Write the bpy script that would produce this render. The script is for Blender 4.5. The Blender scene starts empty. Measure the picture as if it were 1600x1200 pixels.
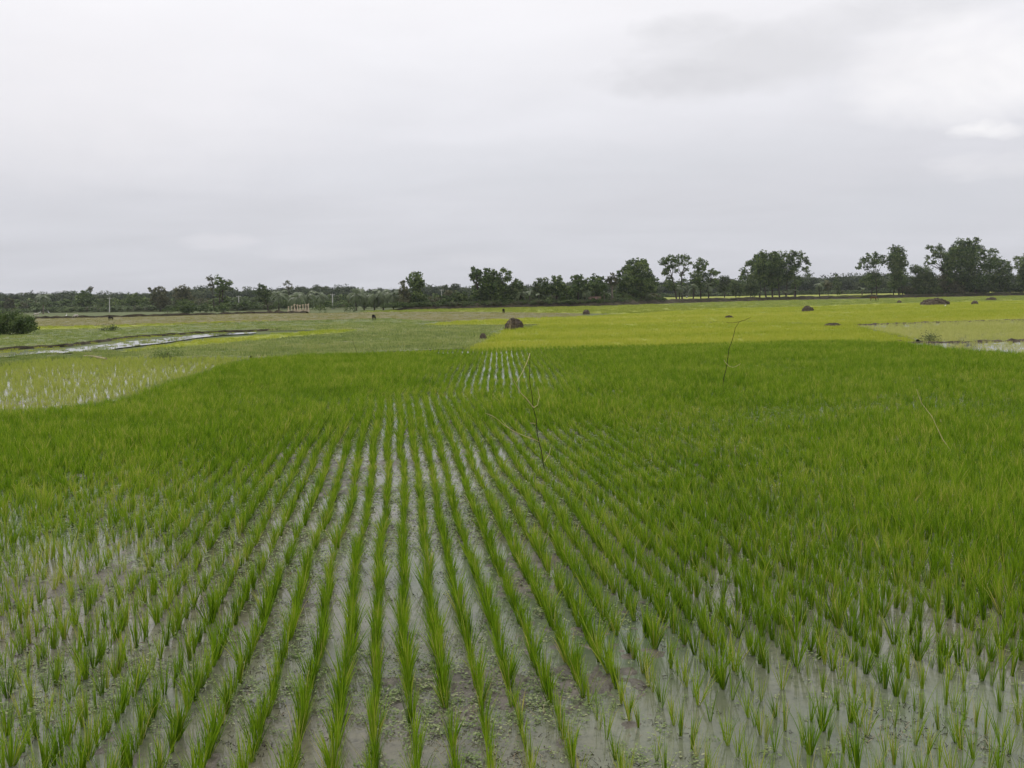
import bpy, math, random
import numpy as np
from mathutils import Matrix, Vector, Euler, noise

R = math.radians
rng = np.random.default_rng(7)
rnd = random.Random(11)
scene = bpy.context.scene

# ------------------------------------------------------------------ camera
CAM_H = 2.5
FPX = 1443.0                       # focal length in pixels of the 1600 px wide photograph
PITCH, ROLL = R(5.46), R(1.03)
cam_rot = Euler((math.pi / 2 - PITCH, 0, 0)).to_matrix() @ Matrix.Rotation(-ROLL, 3, 'Z')
cd = bpy.data.cameras.new('camera')
cd.sensor_width = 36.0
cd.lens = 36.0 * FPX / 1600.0
cd.clip_start, cd.clip_end = 0.1, 20000
cam = bpy.data.objects.new('camera', cd)
cam.matrix_world = Matrix.Translation((0, 0, CAM_H)) @ cam_rot.to_4x4()
scene.collection.objects.link(cam)
scene.camera = cam

SUN_EL, SUN_AZ = R(58), R(-35)       # azimuth from +Y towards +X
sd = bpy.data.lights.new('sun', 'SUN')
sd.energy, sd.angle, sd.color = 1.1, R(25), (1.0, 0.97, 0.93)
sun = bpy.data.objects.new('sun', sd)
sun_dir = Vector((math.sin(SUN_AZ) * math.cos(SUN_EL), math.cos(SUN_AZ) * math.cos(SUN_EL), math.sin(SUN_EL)))
sun.rotation_euler = sun_dir.to_track_quat('Z', 'Y').to_euler()
sun.location = (0, 0, 60)
scene.collection.objects.link(sun)

vs = scene.view_settings
scene.display_settings.display_device = 'sRGB'
vs.view_transform, vs.look, vs.exposure, vs.gamma = 'Standard', 'None', 0.0, 1.0
vs.use_curve_mapping = False
scene.render.engine = 'CYCLES'
cy = scene.cycles
cy.max_bounces, cy.diffuse_bounces, cy.glossy_bounces = 6, 3, 3
cy.transmission_bounces, cy.transparent_max_bounces = 4, 6
cy.use_denoising = True
cy.volume_bounces = 0


def ray(px, py):
    return (cam_rot @ Vector(((px - 800) / FPX, (600 - py) / FPX, -1.0))).normalized()


def G(px, py, z=0.0):
    """the point of the level z seen through a point of the photograph"""
    d = ray(px, py)
    t = (z - CAM_H) / d.z
    return Vector((d.x * t, d.y * t, z))


def at_depth(px, py, D):
    d = ray(px, py)
    t = D / d.y
    return Vector((d.x * t, D, CAM_H + d.z * t))


def yh(px):                          # the horizon's row at a column
    return 462.0 - 0.018 * (px - 800)


# ------------------------------------------------------------------ sky
def new_world():
    w = bpy.data.worlds.new('World')
    scene.world = w
    w.use_nodes = True
    nt = w.node_tree
    nt.nodes.clear()
    N, L = nt.nodes.new, nt.links.new

    def val(x):
        n = N('ShaderNodeValue'); n.outputs[0].default_value = x; return n.outputs[0]

    def m(op, a, b=None, c=None, clamp=False):
        n = N('ShaderNodeMath'); n.operation = op; n.use_clamp = clamp
        for i, s in enumerate((a, b, c)):
            if s is None: continue
            if isinstance(s, (int, float)): n.inputs[i].default_value = s
            else: L(s, n.inputs[i])
        return n.outputs[0]

    def mix(f, a, b, mode='MIX'):
        n = N('ShaderNodeMix'); n.data_type = 'RGBA'; n.blend_type = mode
        for s, k in ((f, 0), (a, 6), (b, 7)):
            if isinstance(s, (int, float)): n.inputs[k].default_value = s
            elif isinstance(s, tuple): n.inputs[k].default_value = (*s, 1)
            else: L(s, n.inputs[k])
        return n.outputs[2]

    def ramp(f, stops):
        n = N('ShaderNodeValToRGB'); L(f, n.inputs[0])
        cr = n.color_ramp
        while len(cr.elements) > 1: cr.elements.remove(cr.elements[-1])
        cr.elements[0].position, cr.elements[0].color = stops[0][0], (*stops[0][1], 1)
        for p, c in stops[1:]:
            e = cr.elements.new(p); e.color = (*c, 1)
        return n.outputs[0]

    tc = N('ShaderNodeTexCoord').outputs['Generated']
    sep = N('ShaderNodeSeparateXYZ'); L(tc, sep.inputs[0])
    zc = m('MAXIMUM', sep.outputs[2], 0.0)
    # a layer of cloud seen in perspective
    dz = m('ADD', zc, 0.10)
    u = m('DIVIDE', sep.outputs[0], dz)
    v = m('DIVIDE', sep.outputs[1], dz)
    cmb = N('ShaderNodeCombineXYZ'); L(u, cmb.inputs[0]); L(v, cmb.inputs[1])

    def nz(scale, det, rough, vec=cmb.outputs[0], off=(0, 0, 0), st=(1, 1, 1)):
        mp = N('ShaderNodeMapping'); L(vec, mp.inputs[0])
        mp.inputs['Location'].default_value = off; mp.inputs['Scale'].default_value = st
        n = N('ShaderNodeTexNoise'); L(mp.outputs[0], n.inputs['Vector'])
        n.inputs['Scale'].default_value = scale; n.inputs['Detail'].default_value = det
        n.inputs['Roughness'].default_value = rough; n.inputs['Distortion'].default_value = 0.4
        return n.outputs['Fac']
    base = ramp(zc, SKY_RAMP)
    big = nz(0.55, 4, 0.5, off=(3.1, 1.7, 0))
    fine = nz(1.9, 6, 0.55, off=(0.4, 7.7, 0), st=(0.6, 1.0, 1))
    puff = nz(5.0, 6, 0.6, vec=tc, st=(1, 1, 3.5))
    f1 = m('MULTIPLY_ADD', big, 0.20, 0.90)
    f2 = m('MULTIPLY_ADD', fine, 0.10, 0.95)
    f3 = m('MULTIPLY_ADD', puff, 0.07, 0.965)
    f = m('MULTIPLY', m('MULTIPLY', f1, f2), f3)
    cf = N('ShaderNodeCombineColor')
    for i in range(3): L(f, cf.inputs[i])
    col = mix(1.0, base, cf.outputs[0], 'MULTIPLY')

    # single clouds that stand out of the sheet, at their own directions
    def blob(px, py, wx, wy, nscale, thr, soft, off):
        c = ray(px, py)
        a = c.cross(Vector((0, 0, 1))).normalized(); b = a.cross(c).normalized()
        def dot(vv):
            n = N('ShaderNodeVectorMath'); n.operation = 'DOT_PRODUCT'; L(tc, n.inputs[0]); n.inputs[1].default_value = vv
            return n.outputs['Value']
        da = m('DIVIDE', dot(a), wx / FPX)
        db = m('DIVIDE', m('SUBTRACT', dot(b), 0.0), wy / FPX)
        r2 = m('ADD', m('MULTIPLY', da, da), m('MULTIPLY', db, db))
        front = m('GREATER_THAN', dot(c), 0.3)
        g = m('MULTIPLY', m('SUBTRACT', 1.0, r2), front)
        n = nz(nscale, 6, 0.6, vec=tc, off=off, st=(1, 1, 2.2))
        s = m('ADD', g, m('MULTIPLY_ADD', n, 2.6, -1.3))
        return m('DIVIDE', m('SUBTRACT', s, thr), soft, clamp=True)
    for (px, py, wx, wy, ns, thr, soft, amt, c, off) in SKY_CLOUDS:
        k = m('MULTIPLY', blob(px, py, wx, wy, ns, thr, soft, off), amt)
        col = mix(k, col, c)
    sky = N('ShaderNodeTexSky'); sky.sky_type = 'NISHITA'; sky.sun_disc = False
    sky.sun_elevation = SUN_EL; sky.sun_rotation = SUN_AZ
    sky.air_density, sky.dust_density = 1.2, 3.0
    out = mix(0.985, sky.outputs[0], col)
    bg = N('ShaderNodeBackground'); L(out, bg.inputs[0]); bg.inputs[1].default_value = 0.1
    o = N('ShaderNodeOutputWorld'); L(bg.outputs[0], o.inputs[0])


# radiance x10 because the background strength is 0.1; overcast: brighter overhead
SKY_RAMP = [(0.0, (6.35, 6.45, 6.95)), (0.05, (6.6, 6.7, 7.2)), (0.12, (7.2, 7.25, 7.75)), (0.20, (8.3, 8.3, 8.75)), (0.32, (9.8, 9.7, 10.0)),
            (0.55, (11.0, 10.9, 11.2)), (1.0, (12.2, 12.1, 12.3))]
SKY_CLOUDS = [
    (1160, 100, 200, 52, 9.0, -0.1, 1.1, 0.65, (7.2, 7.2, 7.5), (0, 0, 0)),
    (1050, 128, 120, 28, 12.0, -0.1, 1.1, 0.7, (6.9, 6.9, 7.25), (3, 0, 0)),
    (1070, 42, 80, 22, 13.0, -0.1, 1.2, 0.65, (7.3, 7.3, 7.6), (2, 1, 0)),
    (1420, 8, 150, 32, 9.0, -0.1, 1.2, 0.65, (7.3, 7.3, 7.6), (4, 1, 0)),
    (1510, 206, 34, 12, 34.0, 0.0, 0.9, 0.55, (9.7, 9.6, 9.8), (1, 3, 0)),
    (1542, 200, 30, 14, 36.0, 0.0, 0.9, 0.60, (9.9, 9.8, 9.9), (1, 4, 0)),
    (1572, 206, 28, 11, 36.0, 0.0, 0.9, 0.50, (9.7, 9.6, 9.8), (2, 3, 0)),
    (1500, 310, 210, 50, 7.0, 0.0, 1.6, 0.6, (6.4, 6.6, 7.1), (5, 2, 0)),
    (1560, 260, 100, 22, 16.0, 0.0, 1.0, 0.4, (8.8, 8.7, 9.0), (5, 6, 0)),
    (850, 265, 420, 50, 5.0, 0.0, 1.8, 0.5, (6.7, 6.9, 7.35), (6, 2, 0)),
    (1200, 230, 240, 40, 6.0, 0.0, 1.6, 0.4, (6.9, 7.05, 7.5), (7, 2, 0)),
    (345, 378, 60, 15, 20.0, 0.0, 0.9, 0.45, (7.8, 7.75, 8.2), (2, 5, 0)),
    (490, 396, 80, 14, 20.0, 0.0, 0.9, 0.40, (7.6, 7.6, 8.05), (3, 5, 0)),
    (760, 405, 90, 14, 18.0, 0.0, 0.9, 0.30, (7.5, 7.5, 7.9), (4, 5, 0)),
    (150, 130, 380, 150, 3.0, 0.0, 2.5, 0.55, (10.2, 9.9, 10.1), (8, 5, 0)),
    (1520, 110, 170, 75, 5.0, -0.1, 1.8, 0.8, (11.0, 10.8, 10.8), (9, 5, 0)),
]
new_world()

# ------------------------------------------------------------------ helpers
def tag(o, label=None, cat=None, group=None, kind=None):
    if label: o['label'] = label
    if cat: o['category'] = cat
    if group: o['group'] = group
    if kind: o['kind'] = kind
    return o


def obj(name, me, parent=None, loc=None):
    o = bpy.data.objects.new(name, me)
    scene.collection.objects.link(o)
    if parent is not None: o.parent = parent
    if loc is not None: o.location = loc
    return o


def empty(name, loc):
    o = obj(name, None, loc=loc)
    o.empty_display_size = 0.2
    return o


def mesh(name, v, f, mat=None, tint=None, smooth=False, mats=None, midx=None):
    me = bpy.data.meshes.new(name)
    v = np.asarray(v, dtype=np.float32)
    if isinstance(f, np.ndarray) and f.ndim == 2:
        k = f.shape[1]
        me.vertices.add(len(v)); me.vertices.foreach_set('co', v.ravel())
        me.loops.add(f.size); me.loops.foreach_set('vertex_index', f.astype(np.int32).ravel())
        me.polygons.add(len(f)); me.polygons.foreach_set('loop_start', np.arange(0, f.size, k, dtype=np.int32))
        me.update(calc_edges=True); me.validate()
    else:
        me.from_pydata([tuple(map(float, x)) for x in v], [], [tuple(int(i) for i in q) for q in f])
        me.update()
    for mm in (mats or ([mat] if mat else [])): me.materials.append(mm)
    if midx is not None: me.polygons.foreach_set('material_index', np.asarray(midx, dtype=np.int32))
    if smooth: me.polygons.foreach_set('use_smooth', np.ones(len(me.polygons), dtype=bool))
    if tint is not None:
        a = me.attributes.new('tint', 'FLOAT', 'POINT'); a.data.foreach_set('value', np.asarray(tint, dtype=np.float32))
    return me


class MB:
    """collects shapes for one mesh"""
    def __init__(s): s.v, s.f, s.t = [], [], []

    def add(s, v, f, t=0.5):
        o = len(s.v); s.v += [tuple(x) for x in v]; s.f += [tuple(i + o for i in q) for q in f]
        s.t += list(t) if hasattr(t, '__len__') else [t] * len(v)

    def tube(s, pts, rad, n=6, t=0.5):
        pts = [Vector(p) for p in pts]
        if not hasattr(rad, '__len__'): rad = [rad] * len(pts)
        v, f = [], []
        for i, p in enumerate(pts):
            d = (pts[min(i + 1, len(pts) - 1)] - pts[max(i - 1, 0)]).normalized()
            a = d.cross(Vector((0.31, 0.9, 0.13))).normalized(); b = d.cross(a)
            for k in range(n):
                w = 2 * math.pi * k / n
                v.append(p + (a * math.cos(w) + b * math.sin(w)) * rad[i])
        for i in range(len(pts) - 1):
            for k in range(n):
                f.append((i * n + k, i * n + (k + 1) % n, (i + 1) * n + (k + 1) % n, (i + 1) * n + k))
        f.append(tuple(range(n))[::-1]); f.append(tuple((len(pts) - 1) * n + k for k in range(n)))
        s.add(v, f, t)

    def box(s, c, h, t=0.5, rot=None):
        v = [Vector((x * h[0], y * h[1], z * h[2])) for x in (-1, 1) for y in (-1, 1) for z in (-1, 1)]
        if rot is not None: v = [rot @ q for q in v]
        c = Vector(c)
        s.add([c + q for q in v], [(0, 1, 3, 2), (4, 6, 7, 5), (0, 4, 5, 1), (2, 3, 7, 6), (0, 2, 6, 4), (1, 5, 7, 3)], t)

    def mesh(s, name, mat, smooth=False):
        return mesh(name, s.v, s.f, mat, tint=s.t, smooth=smooth)


def nodes_of(m):
    m.use_nodes = True
    nt = m.node_tree; nt.nodes.clear()
    return nt, nt.nodes.new, nt.links.new


def ramp_node(N, L, f, stops):
    n = N('ShaderNodeValToRGB'); L(f, n.inputs[0]); cr = n.color_ramp
    while len(cr.elements) > 1: cr.elements.remove(cr.elements[-1])
    cr.elements[0].position, cr.elements[0].color = stops[0][0], (*stops[0][1], 1)
    for p, c in stops[1:]:
        e = cr.elements.new(p); e.color = (*c, 1)
    return n.outputs[0]


def noise_node(N, L, scale, det=4, rough=0.55, vec=None, st=(1, 1, 1), rot=0.0, dist=0.0):
    mp = N('ShaderNodeMapping'); mp.inputs['Scale'].default_value = st
    mp.inputs['Rotation'].default_value = (0, 0, rot)
    if vec is None: vec = N('ShaderNodeNewGeometry').outputs['Position']
    L(vec, mp.inputs[0])
    n = N('ShaderNodeTexNoise'); L(mp.outputs[0], n.inputs['Vector'])
    n.inputs['Scale'].default_value = scale; n.inputs['Detail'].default_value = det
    n.inputs['Roughness'].default_value = rough; n.inputs['Distortion'].default_value = dist
    return n.outputs['Fac']


def mat_leaf(name, cols, transl=0.35, patch=0.12, patch_amt=0.5, inst_amt=0.35, rough=0.55, spec=0.3, patch_st=(1, 1, 1)):
    """cols run from darkest to lightest; blade tint, plant to plant variation and slow patches of the field pick between them"""
    m = bpy.data.materials.new(name)
    nt, N, L = nodes_of(m)
    at = N('ShaderNodeAttribute'); at.attribute_name = 'tint'
    oi = N('ShaderNodeObjectInfo')
    nz = noise_node(N, L, patch, 3, 0.55, st=patch_st)
    def ma(op, a, b, c=None):
        n = N('ShaderNodeMath'); n.operation = op
        for i, s in enumerate((a, b, c)):
            if s is None: continue
            if isinstance(s, (int, float)): n.inputs[i].default_value = s
            else: L(s, n.inputs[i])
        return n.outputs[0]
    s = ma('MULTIPLY_ADD', oi.outputs['Random'], inst_amt, -inst_amt / 2)
    p = ma('MULTIPLY_ADD', nz, patch_amt * 2.6, -patch_amt * 1.3)
    f = ma('ADD', ma('ADD', at.outputs['Fac'], s), p)
    n = len(cols)
    col = ramp_node(N, L, f, [(i / (n - 1), c) for i, c in enumerate(cols)])
    b = N('ShaderNodeBsdfPrincipled'); L(col, b.inputs['Base Color'])
    b.inputs['Roughness'].default_value = rough
    b.inputs['Specular IOR Level'].default_value = spec
    t = N('ShaderNodeBsdfTranslucent'); L(col, t.inputs[0])
    mx = N('ShaderNodeMixShader'); mx.inputs[0].default_value = transl
    L(b.outputs[0], mx.inputs[1]); L(t.outputs[0], mx.inputs[2])
    o = N('ShaderNodeOutputMaterial'); L(mx.outputs[0], o.inputs[0])
    return m


def mat_rough(name, cols, scale=3.0, det=6, rough=0.9, bump=0.3, dist=0.02, st=(1, 1, 1), spec=0.2, tint=0.0):
    m = bpy.data.materials.new(name)
    nt, N, L = nodes_of(m)
    nz = noise_node(N, L, scale, det, 0.62, st=st)
    n = len(cols)
    lo, hi = 0.32, 0.68
    col = ramp_node(N, L, nz, [(lo + (hi - lo) * i / max(1, n - 1), c) for i, c in enumerate(cols)])
    b = N('ShaderNodeBsdfPrincipled'); L(col, b.inputs['Base Color'])
    b.inputs['Roughness'].default_value = rough; b.inputs['Specular IOR Level'].default_value = spec
    if bump:
        bp = N('ShaderNodeBump'); bp.inputs['Strength'].default_value = bump; bp.inputs['Distance'].default_value = dist
        L(noise_node(N, L, scale * 6, 5, 0.6), bp.inputs['Height']); L(bp.outputs[0], b.inputs['Normal'])
    o = N('ShaderNodeOutputMaterial'); L(b.outputs[0], o.inputs[0])
    return m


# ------------------------------------------------------------------ materials
M = {}
M['rice'] = mat_leaf('rice_leaf', [(0.042, 0.093, 0.003), (0.098, 0.200, 0.004), (0.175, 0.310, 0.008), (0.30, 0.41, 0.022), (0.52, 0.47, 0.12)],
                     patch=0.30, patch_amt=0.22, inst_amt=0.34, transl=0.42, spec=0.15)
M['rice_yellow'] = mat_leaf('young_rice_leaf', [(0.21, 0.29, 0.02), (0.33, 0.395, 0.03), (0.44, 0.46, 0.05), (0.56, 0.53, 0.12)],
                            patch=0.05, patch_amt=0.55, inst_amt=0.3, patch_st=(0.35, 1.6, 1))
M['rice_far'] = mat_leaf('far_rice_leaf', [(0.15, 0.21, 0.03), (0.23, 0.29, 0.035), (0.32, 0.36, 0.05), (0.42, 0.42, 0.10)],
                         patch=0.03, patch_amt=0.3, inst_amt=0.3, patch_st=(0.4, 1.6, 1))
M['rice_pale'] = mat_leaf('pale_rice_leaf', [(0.22, 0.30, 0.03), (0.32, 0.39, 0.05), (0.42, 0.46, 0.08), (0.52, 0.52, 0.20)],
                          patch=0.12, patch_amt=0.3, inst_amt=0.35)
M['rice_sparse'] = mat_leaf('sparse_rice_leaf', [(0.36, 0.41, 0.07), (0.48, 0.50, 0.13), (0.58, 0.57, 0.22)],
                            patch=0.10, patch_amt=0.3, inst_amt=0.35)
M['weed'] = mat_leaf('weed_leaf', [(0.13, 0.19, 0.045), (0.25, 0.31, 0.085), (0.34, 0.39, 0.125), (0.46, 0.44, 0.19)],
                     patch=0.06, patch_amt=0.45, inst_amt=0.6, patch_st=(0.4, 1.5, 1))
M['weed_green'] = mat_leaf('grass_leaf', [(0.11, 0.17, 0.035), (0.21, 0.28, 0.06), (0.30, 0.36, 0.09), (0.40, 0.39, 0.15)],
                           patch=0.05, patch_amt=0.4, inst_amt=0.6, patch_st=(0.4, 1.5, 1))
M['stubble'] = mat_leaf('brown_grass_leaf', [(0.17, 0.20, 0.05), (0.27, 0.28, 0.085), (0.35, 0.32, 0.12), (0.42, 0.35, 0.17)],
                        patch=0.04, patch_amt=0.4, inst_amt=0.5, patch_st=(0.4, 1.5, 1))
M['duck'] = mat_leaf('water_weed_leaf', [(0.07, 0.11, 0.03), (0.14, 0.20, 0.05), (0.22, 0.28, 0.10), (0.36, 0.36, 0.20)],
                     patch=1.2, patch_amt=0.3, inst_amt=0.5, transl=0.15)
M['leaf_dark'] = mat_leaf('dark_tree_leaf', [(0.024, 0.050, 0.013), (0.060, 0.104, 0.026), (0.120, 0.175, 0.046), (0.20, 0.26, 0.075)], transl=0.2, patch=0.08, patch_amt=0.25, inst_amt=0.1, rough=0.6, spec=0.25)
M['leaf_mid'] = mat_leaf('green_tree_leaf', [(0.030, 0.050, 0.018), (0.062, 0.098, 0.030), (0.105, 0.150, 0.048), (0.165, 0.205, 0.075)], transl=0.22, patch=0.08, patch_amt=0.25, inst_amt=0.1, rough=0.6, spec=0.25)
M['leaf_olive'] = mat_leaf('olive_tree_leaf', [(0.045, 0.055, 0.028), (0.090, 0.098, 0.045), (0.135, 0.140, 0.065), (0.20, 0.195, 0.10)], transl=0.2, patch=0.08, patch_amt=0.25, inst_amt=0.1, rough=0.6, spec=0.25)
M['leaf_light'] = mat_leaf('light_shrub_leaf', [(0.04, 0.075, 0.018), (0.075, 0.12, 0.03), (0.12, 0.175, 0.045), (0.18, 0.23, 0.07)], transl=0.25, patch=0.08, patch_amt=0.25, inst_amt=0.1, rough=0.6, spec=0.25)
M['leaf_far'] = mat_leaf('forest_leaf', [(0.020, 0.036, 0.018), (0.046, 0.070, 0.032), (0.085, 0.115, 0.050), (0.135, 0.16, 0.072)], transl=0.15, patch=0.015, patch_amt=0.3, inst_amt=0.5, rough=0.7, spec=0.2)
M['frond'] = mat_leaf('palm_frond', [(0.045, 0.075, 0.025), (0.085, 0.125, 0.045), (0.14, 0.18, 0.075), (0.22, 0.25, 0.12)], transl=0.25, patch=0.2, patch_amt=0.1, inst_amt=0.3, rough=0.4, spec=0.5)
M['bark'] = mat_rough('bark', [(0.035, 0.027, 0.02), (0.085, 0.068, 0.052)], scale=2.0, bump=0.5)
M['bark_pale'] = mat_rough('pale_bark', [(0.09, 0.075, 0.06), (0.22, 0.19, 0.155)], scale=2.5, bump=0.5)
M['earth'] = mat_rough('bank_earth', [(0.022, 0.018, 0.010), (0.048, 0.040, 0.022), (0.085, 0.072, 0.038)], scale=1.2, bump=0.6, dist=0.08)
M['clod'] = mat_rough('dark_clods', [(0.05, 0.038, 0.028), (0.10, 0.08, 0.058), (0.17, 0.14, 0.10)], scale=5.0, bump=0.7, dist=0.05)
M['straw'] = mat_rough('straw', [(0.28, 0.22, 0.14), (0.48, 0.40, 0.28)], scale=9.0, bump=0.3)
M['jute'] = mat_rough('jute_sticks', [(0.50, 0.40, 0.28), (0.74, 0.64, 0.50)], scale=4.0, bump=0.2)
M['stick_dark'] = mat_rough('dark_stick', [(0.022, 0.016, 0.010), (0.055, 0.04, 0.025)], scale=14, bump=0.4, dist=0.005)
M['stick_pale'] = mat_rough('dry_stick', [(0.42, 0.33, 0.14), (0.66, 0.56, 0.32)], scale=14, bump=0.3, dist=0.005)
M['concrete'] = mat_rough('pale_concrete', [(0.42, 0.42, 0.40), (0.58, 0.57, 0.54)], scale=3, bump=0.1)
M['rust'] = mat_rough('rusty_roof', [(0.12, 0.06, 0.045), (0.26, 0.17, 0.14)], scale=1.8, bump=0.2)
M['mudwall'] = mat_rough('mud_wall', [(0.13, 0.12, 0.10), (0.24, 0.22, 0.18)], scale=1.5, bump=0.3)
M['hide_dark'] = mat_rough('black_hide', [(0.012, 0.010, 0.009), (0.035, 0.028, 0.022)], scale=6, bump=0.2)
M['hide_brown'] = mat_rough('brown_hide', [(0.07, 0.035, 0.018), (0.15, 0.08, 0.045)], scale=2, bump=0.2)
M['hide_pale'] = mat_rough('pale_hide', [(0.45, 0.40, 0.34), (0.66, 0.62, 0.56)], scale=2, bump=0.1)
M['white'] = mat_rough('white_feathers', [(0.72, 0.72, 0.70), (0.84, 0.84, 0.82)], scale=9, bump=0.1)
M['beak'] = mat_rough('yellow_beak', [(0.35, 0.25, 0.05), (0.5, 0.36, 0.08)], scale=9, bump=0)
M['skin'] = mat_rough('skin', [(0.16, 0.09, 0.055), (0.2, 0.115, 0.07)], scale=9, bump=0)
M['shirt'] = mat_rough('pale_blue_shirt', [(0.42, 0.50, 0.58), (0.55, 0.62, 0.68)], scale=3, bump=0.1)
M['lungi'] = mat_rough('dark_lungi', [(0.05, 0.06, 0.08), (0.09, 0.10, 0.13)], scale=3, bump=0.1)
M['hair'] = mat_rough('black_hair', [(0.01, 0.009, 0.008), (0.02, 0.018, 0.016)], scale=9, bump=0)


def mat_water(name, mud, algae, rough=(0.015, 0.07), bump=0.035):
    """a few centimetres of turbid standing water over mud"""
    m = bpy.data.materials.new(name)
    nt, N, L = nodes_of(m)
    n1 = noise_node(N, L, 0.55, 5, 0.6)
    n2 = noise_node(N, L, 16.0, 8, 0.75)
    n3 = noise_node(N, L, 0.22, 3, 0.5, st=(1, 1, 1))
    c1 = ramp_node(N, L, n1, [(0.36, mud[0]), (0.52, mud[1]), (0.66, mud[2])])
    c2 = ramp_node(N, L, n2, [(0.34, (0.45, 0.45, 0.42)), (0.48, (0.95, 0.95, 0.93)), (0.70, (1.2, 1.16, 1.1))])
    mx = N('ShaderNodeMix'); mx.data_type = 'RGBA'; mx.blend_type = 'MULTIPLY'; mx.inputs[0].default_value = 1
    L(c1, mx.inputs[6]); L(c2, mx.inputs[7])
    fa = N('ShaderNodeMapRange'); L(n3, fa.inputs[0])
    fa.inputs[1].default_value, fa.inputs[2].default_value, fa.inputs[4].default_value = 0.42, 0.62, 0.7
    mx2 = N('ShaderNodeMix'); mx2.data_type = 'RGBA'; L(fa.outputs[0], mx2.inputs[0]); L(mx.outputs[2], mx2.inputs[6])
    mx2.inputs[7].default_value = (*algae, 1)
    b = N('ShaderNodeBsdfPrincipled'); L(mx2.outputs[2], b.inputs['Base Color'])
    rr = N('ShaderNodeMapRange'); L(noise_node(N, L, 2.2, 4, 0.6), rr.inputs[0])
    rr.inputs[1].default_value, rr.inputs[2].default_value = 0.45, 0.65
    rr.inputs[3].default_value, rr.inputs[4].default_value = rough
    L(rr.outputs[0], b.inputs['Roughness']); b.inputs['IOR'].default_value = 1.33
    b.inputs['Specular IOR Level'].default_value = 0.5
    bp = N('ShaderNodeBump'); bp.inputs['Strength'].default_value = bump; bp.inputs['Distance'].default_value = 0.02
    L(noise_node(N, L, 9.0, 4, 0.6), bp.inputs['Height']); L(bp.outputs[0], b.inputs['Normal'])
    o = N('ShaderNodeOutputMaterial'); L(b.outputs[0], o.inputs[0])
    return m


M['water'] = mat_water('paddy_water', [(0.095, 0.088, 0.058), (0.155, 0.146, 0.104), (0.205, 0.20, 0.155)], (0.105, 0.150, 0.085))
M['water_far'] = mat_water('open_water', [(0.14, 0.13, 0.10), (0.18, 0.17, 0.14), (0.22, 0.21, 0.18)], (0.16, 0.19, 0.08), rough=(0.02, 0.06), bump=0.03)
M['mud'] = mat_rough('wet_mud', [(0.045, 0.038, 0.025), (0.095, 0.08, 0.058), (0.17, 0.145, 0.11)], scale=5, bump=0.7, dist=0.02, rough=0.45, spec=0.5)
M['ground'] = mat_rough('green_ground', [(0.06, 0.085, 0.028), (0.10, 0.125, 0.04), (0.15, 0.16, 0.06)], scale=0.06, det=8, bump=0.3, dist=0.2, st=(0.4, 1.4, 1))
M['g_yellow'] = mat_rough('yellow_field_floor', [(0.19, 0.23, 0.03), (0.26, 0.29, 0.04), (0.31, 0.32, 0.06)], scale=0.12, det=8, bump=0.2, st=(0.4, 1.6, 1))
M['g_weed'] = mat_rough('weedy_floor', [(0.09, 0.115, 0.045), (0.16, 0.19, 0.075), (0.22, 0.22, 0.11)], scale=0.35, det=8, bump=0.3, dist=0.1, st=(0.4, 1.4, 1))
M['g_stub'] = mat_rough('brown_floor', [(0.13, 0.13, 0.055), (0.18, 0.17, 0.08), (0.22, 0.19, 0.10)], scale=0.3, det=8, bump=0.3, dist=0.1, st=(0.4, 1.4, 1))

# ------------------------------------------------------------------ ground and fields
def sheet(name, pts, z, mat, kind='structure'):
    me = mesh(name, [(p.x, p.y, z) for p in pts], [tuple(range(len(pts)))], mat)
    if me.polygons[0].normal.z < 0: me.flip_normals()
    o = obj(name, me); tag(o, kind=kind)
    return o


def big_ground():
    ys = [-60, 0, 60, 150, 400, 1200, 4000]
    xs = [-4000, -1000, -250, 0, 250, 1000, 4000]
    v = [(x, y, -0.09) for y in ys for x in xs]
    n = len(xs)
    f = [(j * n + i, j * n + i + 1, (j + 1) * n + i + 1, (j + 1) * n + i) for j in range(len(ys) - 1) for i in range(n - 1)]
    o = obj('ground', mesh('ground', v, f, M['ground'])); tag(o, kind='structure')


big_ground()
P = lambda L: [G(x, y) for x, y in L]
main_back = [(-500, 662), (-150, 655), (0, 648), (80, 644), (150, 637), (200, 625), (250, 607), (330, 583), (392, 564), (480, 559), (600, 553),
             (740, 548), (900, 544), (1050, 541), (1200, 537), (1340, 535), (1410, 540), (1500, 551), (1600, 558), (1900, 580)]
main_poly = P(main_back)
main_poly = main_poly + [Vector((48, 20, 0)), Vector((40, 1.5, 0)), Vector((-22, 1.5, 0))]
sheet('paddy_water', main_poly, 0.0, M['water'])
pale_poly = P([(-250, 600), (-100, 580), (0, 572), (60, 563), (130, 561), (200, 560), (300, 560), (390, 560), (330, 581), (250, 605), (200, 623),
               (150, 635), (80, 642), (0, 646), (-150, 653), (-500, 660), (-500, 620)])
sheet('flooded_field', pale_poly, -0.012, M['water_far'])
channel = [(-100, 562), (6, 554), (63, 547.5), (97, 545.5), (127, 541.5), (157, 538.5), (195, 533.5), (240, 529.5), (300, 523.5), (340, 520.5), (400, 518.5),
           (400, 520), (345, 523.5), (310, 527), (250, 536), (225, 538.5), (186, 543), (172, 546), (127, 548.5), (97, 551), (63, 551), (22, 556), (-100, 566)]
sheet('channel_water', P(channel), -0.02, M['water_far'])
yellow_a = [(185, 549), (240, 541), (300, 533), (350, 527), (420, 522), (520, 515), (560, 516), (545, 519), (460, 526), (400, 532), (300, 541), (215, 549)]
sheet('field', P(yellow_a), -0.026, M['g_yellow'])
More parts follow.
